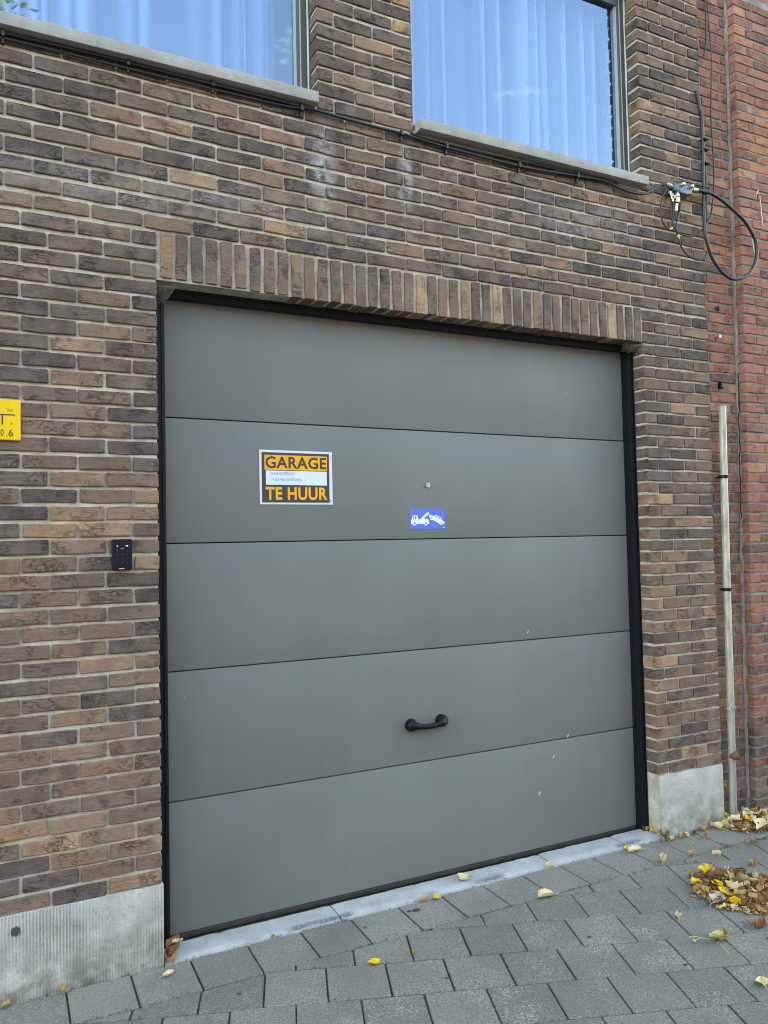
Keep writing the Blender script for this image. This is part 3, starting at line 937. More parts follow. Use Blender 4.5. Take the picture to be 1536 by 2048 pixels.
def paver(poly, tone, gap=None):
    p = inset(poly, gap or rp.uniform(0.0016, 0.0040))
    if len(p) < 3 or area(p) < 0.0003: return
    p = dedupe(p)
    if len(p) < 3: return
    # knock the corners off a little
    q = []
    for i in range(len(p)):
        a, b, c = Vector(p[i - 1]), Vector(p[i]), Vector(p[(i + 1) % len(p)])
        k = rp.uniform(0.002, 0.006)
        q += [b + (a - b).normalized() * min(k, (a - b).length * .3), b + (c - b).normalized() * min(k, (c - b).length * .3)]
    cen = sum((Vector(v) for v in p), Vector((0, 0))) / len(p)
    zt = rp.uniform(-0.0035, 0.0); tx, ty = rp.uniform(-0.009, 0.009), rp.uniform(-0.009, 0.009)
    hz = lambda v: zt + (v.x - cen.x) * tx + (v.y - cen.y) * ty
    n = len(q)
    vs = []
    for v in q:
        d = (v - cen); w = cen + d * (1 - 0.0036 / max(d.length, 0.03))
        vs.append((w.x - cen.x, w.y - cen.y, hz(w)))
    vs += [(v.x - cen.x, v.y - cen.y, hz(v) - 0.0032) for v in q] + [(v.x - cen.x, v.y - cen.y, -0.03) for v in q]
    fs = [tuple(range(n))]
    for i in range(n):
        j = (i + 1) % n
        fs += [(i, i + n, j + n, j), (i + n, i + 2 * n, j + 2 * n, j + n)]
    o = mesh('paver', vs, fs, M['paver'], pave)
    o.location = (cen.x, cen.y, 0)
    o['tone'] = tone
# row along the wall
xj = [-1.25, -1.025, -0.80, -0.575, -0.346, -0.1205, 0.101, 0.3285, 0.553, 0.7775, 1.009, 1.2295, 1.449, 1.675, 1.897, 2.103, 2.325, 2.553, 2.80, 3.03, 3.255, 3.48, 3.705, 3.93, 4.155]
for a, b in zip(xj[:-1], xj[1:]):
    yt = -0.004 if b < 2.6 else -0.013
    if 3.05 < (a + b) / 2 < 3.3: yt = 0.036
    sk = -0.004
    paver([(a, yt), (a + sk, -0.241), (b + sk, -0.241), (b, yt)], (rp.uniform(0.45, 0.9), rp.uniform(0.0, 0.25), 0))
aa = math.atan(-0.36)
ux, uy = math.cos(aa), math.sin(aa)
vx, vy = math.sin(aa), -math.cos(aa)
T = 0.2245
for k in range(-8, 9):
    for i in range(-12, 20):
        o_ = 0.0 if k % 2 == 0 else 0.5
        P = []
        for du, dv in ((0, 0), (0, 1), (1, 1), (1, 0)):
            s, t = (i + o_ + du) * T, (k + dv) * T
            P.append((0.961 + ux * s + vx * t, -0.468 + uy * s + vy * t))
        if max(p[1] for p in P) < -2.0 or min(p[0] for p in P) > 4.0 or max(p[0] for p in P) < -1.2: continue
        P = clip_poly(P, 0, 1, -0.243)
        if len(P) < 3 or abs(area(P)) < 0.0012: continue
        worn = 1.0 if min(p[1] for p in P) < -0.62 else 0.45
        # now and then a tile was cut in two to fit
        if abs(area(P)) < 0.036 and rp.random() < 0.3:
            c = sum(p[0] * vx + p[1] * vy for p in P) / len(P)
            A, Bq = clip_poly(P, vx, vy, c), clip_poly(P, -vx, -vy, -c)
            for q in (A, Bq):
                if len(q) > 2: paver(q, (rp.uniform(0.2, 0.7), rp.uniform(0.1, 0.6) * worn, 0))
        else:
            paver(P, (rp.uniform(0.15, 0.7), rp.uniform(0.2, 1.0) * worn, 0))
# dirt, moss and bits in the joints
db = B()
for k in range(1500):
    if rp.random() < 0.5:
        x, y = rp.uniform(-0.7, 3.3), rp.choice((-0.003, -0.242)) + rp.gauss(0, 0.006)
        if x > 2.58 and y > -0.1: y -= 0.008
    else:
        kk = rp.randint(-2, 6); s = rp.uniform(-2, 3); x, y = 0.961 + ux * s + vx * kk * T, -0.468 + uy * s + vy * kk * T + rp.gauss(0, 0.004)
        if y > -0.24: continue
    r_ = rp.uniform(0.0012, 0.0042)
    a0 = rp.uniform(0, 6.28)
    db.add([(x + r_ * math.cos(a0 + q) * rp.uniform(.7, 1.6), y + r_ * math.sin(a0 + q), 0.0004 + (r_ * .7 if q == 0 else 0)) for q in (0, 1.6, 3.1, 4.7)] + [(x, y, r_ * 0.8)], [(0, 1, 4), (1, 2, 4), (2, 3, 4), (3, 0, 4)])
db.out('joint_dirt', plain('moss_and_grit', (0.085, 0.075, 0.045), 0.95, var=0.5, scale=30), pave)['kind'] = 'stuff'

gb = B()
for x, y, r_ in ((1.06, -0.075, .017), (1.03, -0.07, .010), (0.80, -0.11, .008), (0.745, -0.02, .006), (0.90, -0.60, .007), (2.16, -0.97, .015), (2.20, -1.0, .008), (0.50, -0.30, .006), (1.55, -0.62, .009), (0.2, -0.33, .007), (1.72, -0.95, .008), (2.5, -0.30, .009)):
    gb.add([(x + r_ * math.cos(k * .785) * rp.uniform(.8, 1.5), y + r_ * .75 * math.sin(k * .785) * rp.uniform(.8, 1.2), 0.0012) for k in range(8)], [tuple(range(8))])
gb.out('gum_spot', plain('dark_gum', (0.045, 0.043, 0.04), 0.8), pave, fix=False)['kind'] = 'stuff'

# ------------------------------------------------------------------ signs and things on the walls
# rental sign
sx0, sx1, sz0, sz1 = 0.4535, 0.7945, 1.770, 2.0075
def SX(u): return sx0 + u * (sx1 - sx0)
def SZ(v): return sz1 - v * (sz1 - sz0)
sign = empty('rental_sign', ((sx0 + sx1) / 2, 0.139, sz0), 'white edged orange and dark brown paper sign reading GARAGE TE HUUR', 'sign')
def spart(b, name, mat):
    ox, oz = (sx0 + sx1) / 2, sz0
    b.v = [(x - ox, y - 0.139, z - oz) for x, y, z in b.v]
    return b.out(name, mat, sign, fix=False)
def rect(b, u0, u1, v0, v1, y, th=0.0006): return b.prism([(SX(u0), SZ(v1)), (SX(u1), SZ(v1)), (SX(u1), SZ(v0)), (SX(u0), SZ(v0))], y, y + th)
spart(rect(B(), 0, 1, 0, 1, 0.1368, 0.0022), 'sheet', plain('white_paper', (0.68, 0.69, 0.70), 0.45, var=0.03))
spart(rect(B(), .03, .955, .042, .965, 0.1360), 'dark_panel', M['panelink'])
spart(rect(B(), .066, .925, .090, .365, 0.1352), 'orange_band', M['orange'])
spart(rect(B(), .082, .920, .378, .640, 0.1352), 'writing_strip', plain('pale_blue_paper', (0.66, 0.73, 0.80), 0.5, var=0.03))
spart(B().add(*text_mesh('GARAGE', SX(.078), SX(.915), SZ(.335), SZ(.115), 0.1346, bold=0.022)), 'lettering', M['panelink'])
spart(B().add(*text_mesh('TE HUUR', SX(.075), SX(.925), SZ(.920), SZ(.678), 0.1352, bold=0.032)), 'lettering', M['orange'])
hw_ = B().add(*text_mesh('GARAGEBOX', SX(.145), SX(.475), SZ(.455), SZ(.405), 0.1346, bold=-0.004, shear=0.15))
hw_.add(*text_mesh('+32451046246', SX(.160), SX(.565), SZ(.565), SZ(.512), 0.1346, bold=-0.004, shear=0.1))
spart(hw_, 'handwriting', M['pen'])
mk = B()
for k in range(9): rect(mk, .968, .978, .07 + k * .014, .07 + k * .014 + rnd.uniform(.005, .010), 0.1362)
for k in range(5): rect(mk, .968, .977, .90 + k * .013, .90 + k * .013 + .007, 0.1362)
spart(mk, 'margin_print', M['panelink'])

# tow-away sticker
tx0, tx1, tz0, tz1 = 1.1855, 1.3830, 1.655, 1.7530
tow = empty('tow_away_sticker', ((tx0 + tx1) / 2, 0.139, tz0), 'small blue sticker with a white tow truck lifting a car', 'sticker')
def TP(p): return [(tx0 + (x - 290) / 812 * (tx1 - tx0), tz1 - (y - 830) / 475 * (tz1 - tz0)) for x, y in p]
def tpart(b, name, mat):
    b.v = [(x - (tx0 + tx1) / 2, y - 0.139, z - tz0) for x, y, z in b.v]
    return b.out(name, mat, tow, fix=False)
def tcirc(b, cx, cy, r, y):
    return b.prism(TP([(cx + r * math.cos(-2 * math.pi * k / 16), cy + r * math.sin(-2 * math.pi * k / 16)) for k in range(16)]), y, y + 0.0005)
tpart(B().prism([(tx0, tz0), (tx1, tz0), (tx1, tz1), (tx0, tz1)], 0.1384, 0.1400), 'sheet', M['blue'])
wt = B()
for poly in ([(330, 1185), (332, 1100), (352, 1078), (375, 990), (480, 990), (488, 1072), (720, 1072), (740, 1182)],
             [(560, 1072), (566, 1040), (708, 914), (730, 924), (734, 958), (640, 1036), (634, 1072)],
             [(722, 935), (736, 935), (782, 1085), (768, 1090)],
             [(752, 990), (775, 978), (842, 1006), (892, 984), (1012, 1040), (1032, 1110), (1092, 1152), (1068, 1200), (990, 1190), (825, 1098), (790, 1098), (762, 1062)],
             [(1055, 1268), (1100, 1262), (1100, 1276), (1055, 1280)]):
    wt.prism(TP(poly)[::-1], 0.1378, 0.1384)
for c in ((410, 1172, 48), (660, 1172, 48), (793, 1068, 34), (1003, 1172, 38)): tcirc(wt, *c, 0.1377)
tpart(wt, 'tow_truck_symbol', M['white'])
for c in ((410, 1172, 22), (660, 1172, 22), (793, 1066, 14), (1003, 1170, 16)): tpart(tcirc(B(), *c, 0.1372), 'printed_wheel', M['blue'])
for poly in ([(376, 1072), (390, 1012), (402, 1008), (396, 1072)], [(424, 1072), (420, 1010), (448, 1010), (446, 1072)],
             [(868, 1022), (890, 1004), (932, 1030), (922, 1048)], [(944, 1048), (956, 1034), (998, 1064), (990, 1086)], [(484, 1078), (490, 1078), (490, 1140), (484, 1140)]):
    tpart(B().prism(TP(poly)[::-1], 0.1372, 0.1377), 'printed_window', M['blue'])

# gas marker plate
gas = empty('gas_marker_plate', (-0.546, 0, 1.99), 'yellow gas marker plate with black T and 0,6 at the left edge', 'plate')
def rounded(x0, x1, z0, z1, r, seg=4):
    P = []
    for cx, cz, a0 in ((x1 - r, z0 + r, -90), (x1 - r, z1 - r, 0), (x0 + r, z1 - r, 90), (x0 + r, z0 + r, 180)):
        for k in range(seg + 1):
            a = math.radians(a0 + 90 * k / seg); P.append((cx + r * math.cos(a), cz + r * math.sin(a)))
    return P
def gpart(b, name, mat, par=gas, org=(-0.546, 0, 1.99), **kw):
    b.v = [(x - org[0], y - org[1], z - org[2]) for x, y, z in b.v]
    return b.out(name, mat, par, **kw)
gp = gpart(B().prism(rounded(-0.601, -0.4905, 1.9895, 2.1365, 0.006), -0.016, -0.001), 'plate', M['yellow'])
bm = bmesh.new(); bm.from_mesh(gp.data)
bmesh.ops.bevel(bm, geom=[e for e in bm.edges if all(abs(v.co.y + 0.016) < 1e-4 for v in e.verts)], offset=0.0022, segments=2, affect='EDGES')
bm.to_mesh(gp.data); bm.free()
ib = B()
ib.prism([(-0.584, 2.0790), (-0.509, 2.0790), (-0.509, 2.0830), (-0.584, 2.0830)], -0.0166, -0.016)
ib.prism([(-0.5530, 2.045), (-0.5485, 2.045), (-0.5485, 2.0790), (-0.5530, 2.0790)], -0.0166, -0.016)
ib.add(*text_mesh('0', -0.5565, -0.5465, 2.0040, 2.0285, -0.0166))
ib.add(*text_mesh('6', -0.5302, -0.5158, 2.0030, 2.0285, -0.0166))
ib.add(*text_mesh(',', -0.5385, -0.5358, 1.9985, 2.0060, -0.0166))
ib.add(*text_mesh(',', -0.5230, -0.5195, 2.0440, 2.0520, -0.0166))
gpart(ib, 'lettering', M['ink'], fix=False)
gpart(B().add(*text_mesh('Gas', -0.5365, -0.5145, 2.0940, 2.1065, -0.0166)), 'small_lettering', plain('faint_print', (0.36, 0.20, 0.03), 0.5), fix=False)

# keypad
kp = empty('keypad', (-0.1415, 0, 1.508), 'black keypad with rounded corners on the brick left of the door', 'keypad')
ko = (-0.1415, 0, 1.508)
kb = gpart(B().prism(rounded(-0.178, -0.105, 1.508, 1.6265, 0.007), -0.024, -0.001), 'housing', M['black'], kp, ko)
bm = bmesh.new(); bm.from_mesh(kb.data)
bmesh.ops.bevel(bm, geom=[e for e in bm.edges if all(abs(v.co.y + 0.024) < 1e-4 for v in e.verts)], offset=0.003, segments=3, affect='EDGES')
bm.to_mesh(kb.data); bm.free()
gpart(B().prism(rounded(-0.1745, -0.1085, 1.5225, 1.6225, 0.005), -0.0252, -0.0235), 'key_panel', M['navy'], kp, ko)
kd = B()
for r_i, rowt in enumerate(('123', '456', '789', ' 0#')):
    for c_i, chh in enumerate(rowt):
        if chh == ' ': continue
        cx, cz = -0.1605 + c_i * 0.0192, 1.5835 - r_i * 0.0152
        kd.add(*text_mesh(chh, cx - 0.0013, cx + 0.0013, cz - 0.002, cz + 0.002, -0.0255))
gpart(kd, 'digits', M['glyph'], kp, ko, fix=False)
kw_ = B()
kw_.disc(-0.1600, 1.6010, 0.0024, -0.0258, -0.0250, 12)
kw_.prism([(-0.1295, 1.5990), (-0.1205, 1.5990), (-0.1205, 1.6030), (-0.1295, 1.6030)], -0.0258, -0.0250)
kw_.disc(-0.1455, 1.5920, 0.0014, -0.0258, -0.0250, 10); kw_.disc(-0.1390, 1.5920, 0.0014, -0.0258, -0.0250, 10)
kw_.add(*text_mesh('somfy', -0.1550, -0.1345, 1.5125, 1.5180, -0.0246, bold=0.03))
gpart(kw_, 'white_print', M['white'], kp, ko, fix=False)

# round plug on the plinth
o = B().disc(-0.511, 0.248, 0.0155, -0.0105, -0.002, 12).out('round_plug', M['disc'])
tag(o, 'dark grey round metal plug set in the ribbed plinth stone', 'plug')

# pipe on the red wall
pipe = empty('protective_pipe', (3.124, -0.005, 0.0), 'tall pale grey pipe standing against the red brick wall', 'pipe')
po = (3.124, -0.005, 0.0)
def pp(b, name, mat, smooth=False): return gpart(b, name, mat, pipe, po) if not smooth else smooth_by_angle(gpart(b, name, mat, pipe, po), 40)
ppts = [(3.124, -0.005, 0.0), (3.133, -0.005, 0.40), (3.139, -0.005, 0.70), (3.144, -0.005, 1.293), (3.154, -0.005, 1.924), (3.163, -0.005, 2.335)]
pp(B().tube(ppts, 0.0205, 18), 'tube', M['pipe'], True)
for x, z, m in ((3.154, 1.93, 'black'), (3.144, 1.29, 'black'), (3.1375, 0.625, 'steel')):
    cb = B().tube([(x, -0.005, z - 0.009), (x, -0.005, z + 0.009)], 0.0240, 18)
    cb.box(x + 0.022, x + 0.036, -0.012, 0.003, z - 0.007, z + 0.007, 0.002).box(x - 0.036, x - 0.022, -0.012, 0.003, z - 0.007, z + 0.007, 0.002)
    cb.tube([(x, 0.01, z), (x, 0.05, z)], 0.005, 8)
    pp(cb, 'clamp', M[m], True)

# wall plugs and clips on the red wall
for (x, z, k, lab) in ((3.190, 2.915, 0, 'rusty dark bolt stub in the red wall just below the cable loop'),
                       (3.184, 2.744, 1, 'grey square metal plug in the red brick wall'),
                       (3.193, 2.459, 2, 'empty black cable clip on the red wall above the pipe')):
    b = B()
    if k == 0: b.tube([(0, -0.03, 0.004), (0, 0.02, 0)], 0.009, 8).tube([(0.016, -0.012, -0.006), (0.016, 0.02, -0.006)], 0.006, 8); m = M['disc']
    elif k == 1: b.box(-0.009, 0.009, -0.028, 0.02, -0.007, 0.007, 0.002); m = M['steel']
    else: b.box(-0.007, 0.008, -0.016, 0.01, -0.014, 0.012, 0.002).box(-0.010, -0.003, -0.022, 0.0, 0.008, 0.026, 0.002).tube([(0.009, -0.02, -0.01), (0.009, 0.01, -0.01)], 0.005, 8); m = M['black']
    o = b.out(('bolt_stub', 'wall_plug', 'cable_clip')[k], m)
    o.location = (x, 0.035, z)
    tag(o, lab, ('bolt', 'plug', 'clip')[k])

# ------------------------------------------------------------------ cables
def cable(name, pts, r, label, n=6, seg=8, parts=None):
    o = B().tube(spline(pts, n), r, seg).out(name, M['cable'], None, True)
    tag(o, label, 'cable', 'black cables on the facade')
    return o
def dy(P, y): return [(x, y, z) for x, _, z in P]
main = cable('sill_cable', [(-1.4, -0.014, 3.486), (-0.557, -0.014, 3.490), (-0.209, -0.014, 3.494), (0.177, -0.014, 3.490), (0.636, -0.014, 3.488), (0.823, -0.014, 3.481), (0.997, -0.014, 3.477), (1.107, -0.014, 3.476), (1.348, -0.014, 3.462), (1.799, -0.014, 3.455), (2.102, -0.014, 3.474), (2.321, -0.015, 3.484), (2.43, -0.02, 3.462), (2.50, -0.03, 3.449), (2.58, -0.03, 3.456), (2.625, -0.03, 3.474), (2.671, -0.03, 3.504), (2.711, -0.03, 3.528), (2.756, -0.032, 3.541)], 0.0068, 'long black cable clipped under both window sills and running into the splitter')
for x, z in ((-0.547, 3.478), (-0.105, 3.483), (0.229, 3.482), (0.617, 3.471), (1.107, 3.468), (1.348, 3.455), (1.769, 3.450), (2.141, 3.468)):
    c = B().box(x - 0.006, x + 0.006, -0.026, 0.004, z - 0.004, z + 0.022, 0.002).box(x - 0.004, x + 0.004, -0.014, 0.004, z - 0.026, z - 0.004, 0.001)
    c.out('clip', M['cable'], main)
cable('sill_cable', [(-1.4, -0.012, 3.470), (-0.5, -0.012, 3.472), (0.2, -0.012, 3.470), (0.55, -0.012, 3.474), (0.65, -0.010, 3.492), (0.67, 0.02, 3.515)], 0.005, 'thinner lower black cable under the left window sill')
cable('sill_cable', [(1.16, 0.0, 3.50), (1.22, -0.012, 3.482), (1.5, -0.012, 3.478), (2.0, -0.012, 3.486), (2.36, -0.012, 3.494), (2.43, 0.0, 3.498)], 0.005, 'second black cable tucked up beneath the right window sill')
cable('loop_cable', [(2.984, -0.048, 3.543), (3.072, -0.055, 3.538), (3.141, -0.058, 3.52), (3.21, -0.06, 3.49), (3.287, -0.06, 3.452), (3.344, -0.06, 3.42), (3.392, -0.06, 3.372), (3.43, -0.06, 3.316), (3.437, -0.06, 3.255), (3.418, -0.06, 3.185), (3.37, -0.06, 3.122), (3.324, -0.058, 3.09), (3.258, -0.056, 3.069), (3.201, -0.054, 3.071), (3.139, -0.052, 3.101), (3.079, -0.05, 3.162), (3.048, -0.05, 3.222), (3.027, -0.05, 3.288), (3.024, -0.048, 3.367), (3.027, -0.045, 3.447), (3.035, -0.04, 3.53), (3.042, -0.036, 3.62), (3.052, -0.032, 3.78), (3.060, -0.026, 3.92), (3.066, -0.020, 4.03)], 0.0095, 'thick black cable making a big round loop beside the splitter', seg=10)
vt = cable('riser_cable', [(3.050, -0.006, 4.155), (3.058, -0.012, 4.09), (3.066, -0.016, 4.02), (3.072, -0.018, 3.90), (3.076, -0.018, 3.80), (3.078, -0.02, 3.68), (3.078, -0.02, 3.58), (3.076, -0.016, 3.48), (3.082, -0.01, 3.40)], 0.010, 'black cable rising in the joint between brown and red brick')
for x, z in ((3.074, 3.86), (3.076, 3.80), (3.077, 3.72)):
    B().box(x - 0.022, x + 0.014, -0.048, -0.008, z - 0.004, z + 0.004, 0.0015).out('cable_tie', M['black'], vt)
cable('hanging_wire', [(3.192, 0.02, 5.2), (3.194, 0.015, 4.70), (3.198, 0.012, 4.56), (3.206, 0.012, 4.40), (3.196, 0.012, 4.241), (3.183, 0.012, 4.054), (3.186, 0.012, 3.913), (3.188, 0.010, 3.762), (3.176, 0.004, 3.648), (3.150, -0.01, 3.55), (3.126, -0.02, 3.492), (3.103, -0.03, 3.433), (3.073, -0.034, 3.388), (3.036, -0.034, 3.342), (3.0, -0.032, 3.311), (2.944, -0.03, 3.28), (2.889, -0.03, 3.274), (2.837, -0.03, 3.285), (2.805, -0.03, 3.309), (2.791, -0.03, 3.355), (2.793, -0.03, 3.424), (2.808, -0.032, 3.478)], 0.0044, 'thin black wire hanging down the red wall and curving back to the splitter')
cable('hanging_wire', [(3.182, 0.024, 5.2), (3.179, 0.018, 4.70), (3.176, 0.018, 4.56), (3.168, 0.018, 4.47), (3.147, 0.016, 4.400)], 0.0044, 'short loose black wire end hanging at the top of the red wall')
l1 = cable('drop_wire', [(2.774, -0.03, 3.526), (2.735, -0.03, 3.482), (2.712, -0.03, 3.42), (2.709, -0.03, 3.361), (2.727, -0.03, 3.316), (2.764, -0.03, 3.288), (2.788, -0.03, 3.3), (2.800, -0.03, 3.337), (2.797, -0.036, 3.41), (2.803, -0.036, 3.485)], 0.0044, 'thin black wire looping below the splitter to its left')
B().tube([(2.770, -0.03, 3.290), (2.780, -0.03, 3.295), (2.790, -0.03, 3.303)], 0.0062, 8).out('tape_band', M['yellow_tape'], l1, True)
l2 = cable('drop_wire', [(2.842, -0.035, 3.410), (2.838, -0.033, 3.380), (2.830, -0.03, 3.350), (2.822, -0.03, 3.322), (2.822, -0.03, 3.287), (2.837, -0.03, 3.261), (2.844, -0.03, 3.227), (2.872, -0.03, 3.188), (2.917, -0.03, 3.16), (2.978, -0.03, 3.151), (3.033, -0.028, 3.164), (3.072, -0.02, 3.207)], 0.0044, 'thin black wire sagging lowest between the splitter and the red wall')
B().tube([(2.834, -0.03, 3.270), (2.839, -0.03, 3.258), (2.842, -0.03, 3.247)], 0.0066, 8).out('tape_band', M['yellow_tape'], l2, True)
cable('bow_wire', [(2.800, -0.03, 3.545), (2.84, -0.034, 3.568), (2.894, -0.036, 3.581), (2.975, -0.036, 3.579), (3.037, -0.044, 3.576), (3.071, -0.046, 3.572), (3.078, -0.046, 3.563), (3.045, -0.044, 3.554)], 0.0044, 'short black wire bowed over the top of the splitter')

# splitter
sp_ = empty('cable_splitter', (2.865, 0, 3.535), 'weathered metal cable splitter with pale connectors on the brick corner', 'splitter')
so = (2.865, 0, 3.535)
def sp(b, name, mat): return smooth_by_angle(gpart(b, name, mat, sp_, so), 40)
bd = B().box(2.800, 2.935, -0.050, -0.012, 3.508, 3.552, 0.006).box(2.83, 2.90, -0.056, -0.012, 3.500, 3.520, 0.004).box(2.815, 2.92, -0.012, 0.004, 3.512, 3.545)
sp(bd, 'body', M['zinc_dark'])
for x in (2.858, 2.925):
    sp(B().tube([(x, -0.068, 3.551), (x, -0.062, 3.551), (x, -0.045, 3.548)], [0.007, 0.0115, 0.0115], 12), 'screw_cap', M['steel'])
sp(B().tube([(2.754, -0.032, 3.541), (2.766, -0.033, 3.539), (2.766, -0.033, 3.539), (2.785, -0.034, 3.536), (2.785, -0.034, 3.536), (2.803, -0.034, 3.534)], [0.010, 0.010, 0.013, 0.013, 0.010, 0.010], 10), 'connector', M['brass'])
sp(B().tube([(2.930, -0.036, 3.540), (2.948, -0.038, 3.541), (2.948, -0.038, 3.541), (2.970, -0.042, 3.542), (2.970, -0.042, 3.542), (2.990, -0.046, 3.543)], [0.012, 0.012, 0.015, 0.015, 0.0115, 0.0115], 10), 'connector', M['brass'])
for (xa, za), (xb, zb), r_ in (((2.836, 3.508), (2.832, 3.482), 0.0125), ((2.831, 3.476), (2.825, 3.447), 0.0145), ((2.824, 3.440), (2.814, 3.397), 0.0105)):
    sp(B().tube([(xa, -0.036, za), (xb, -0.036, zb)], r_, 10), 'connector', M['brass'])
sp(B().tube([(2.837, -0.036, 3.505), (2.816, -0.036, 3.41)], 0.009, 8), 'connector', M['black'])
sp(B().tube([(2.853, -0.034, 3.505), (2.846, -0.034, 3.445), (2.846, -0.034, 3.445), (2.840, -0.035, 3.402)], [0.007, 0.007, 0.012, 0.010], 10), 'connector', M['black'])
for x, z in ((2.774, 3.490), (2.787, 3.483), (2.780, 3.468), (2.790, 3.456), (2.803, 3.476)):
    sp(B().tube([(x, -0.044, z + 0.008), (x + 0.002, -0.044, z - 0.010)], [0.0062, 0.0045], 7), 'screw', M['steel'])
sp(B().box(2.77, 2.812, -0.03, 0.0, 3.492, 3.512, 0.003), 'bracket', M['zinc_dark'])

# ------------------------------------------------------------------ cobwebs
def cobweb(pts, name, label):
    n = 7
    A, Bp, Cp, D = [Vector(p) for p in pts]
    vs, fs = [], []
    for i in range(n):
        for k in range(n):
            s, t = i / (n - 1), k / (n - 1)
            p = A.lerp(Bp, s).lerp(Cp.lerp(D, s), t)
            sag = 0.02 * math.sin(math.pi * s) * math.sin(math.pi * t)
            vs.append((p.x + 0.004 * mnoise.noise((s * 5, t * 5, 1)), p.y + 0.008 * mnoise.noise((s * 4, t * 4, 8)), p.z - sag + 0.005 * mnoise.noise((s * 6, t * 6, 3))))
    for i in range(n - 1):
        for k in range(n - 1): fs.append((i * n + k, i * n + k + 1, (i + 1) * n + k + 1, (i + 1) * n + k))
    o = mesh(name, vs, fs, M['web'], None, True)
    tag(o, label, 'cobweb')
cobweb([(0.001, 0.012, 2.632), (0.085, 0.020, 2.642), (0.004, 0.088, 2.572), (0.050, 0.088, 2.590)], 'cobweb', 'dusty grey cobweb in the upper left corner of the door opening')
cobweb([(2.576, 0.010, 2.640), (2.47, 0.040, 2.642), (2.574, 0.080, 2.610), (2.50, 0.085, 2.612)], 'cobweb', 'dark cobweb in the upper right corner of the door opening')

# ------------------------------------------------------------------ leaves
rl = random.Random(33)
def leaf_geo(size, curl, twist, r, stem=True):
    """linden leaf: heart-shaped blade with a curled rim and a stalk"""
    nl, nw = 8, 4
    wid = [0.10, 0.36, 0.47, 0.48, 0.43, 0.33, 0.20, 0.07, 0.0]
    vs, fs = [], []
    k1, k2, k3 = r.uniform(0, 9), r.uniform(0, 9), r.uniform(-1, 1)
    for i in range(nl + 1):
        t = i / nl
        for j in range(-nw, nw + 1):
            s = j / nw
            w = wid[i] * size * (1 + 0.10 * math.sin(i * 2.1 + j * 1.7 + k1))
            x = (t - 0.35) * size - 0.10 * size * abs(s) ** 2 * (1 if i < 2 else 0)
            y = s * w
            z = size * (curl * (abs(s) ** 1.7) * 0.42 + twist * s * (t - 0.5) * 0.5 + curl * 0.5 * (t - 0.45) ** 2 * k3)
            z += 0.10 * size * mnoise.noise((t * 3 + k1, s * 2 + k2, 0)) + 0.006
            y *= (1 - 0.30 * abs(curl) * abs(s))
            vs.append((x, y, z))
    m = 2 * nw + 1
    for i in range(nl):
        for j in range(m - 1): fs.append((i * m + j, i * m + j + 1, (i + 1) * m + j + 1, (i + 1) * m + j))
    b = B().add(vs, fs)
    if stem:
        st = spline([(-0.38 * size, 0, 0.008), (-0.6 * size, 0.05 * size * k3, 0.012), (-0.85 * size, 0.16 * size * k3, 0.006)], 3)
        b.tube(st, 0.011 * size + 0.0004, 4)
    lo_ = min(v[2] for v in b.v)
    b.v = [(x, y, z - lo_) for x, y, z in b.v]
    return b
GL = 'leaves lying loose on the pavement'
def leaf(x, y, z, size, mat, curl, label=None, group=None, rz=None, tilt=(0, 0), cat='leaf', name='fallen_leaf', stem=True, twist=None):
    b = leaf_geo(size, curl, rl.uniform(-0.6, 0.6) if twist is None else twist, rl, stem)
    o = b.out(name, LEAFM[mat], None, True, fix=False)
    o.location = (x, y, z)
    o.rotation_euler = (tilt[0], tilt[1], rl.uniform(0, 6.28) if rz is None else rz)
    tag(o, label, cat, group)
    return o
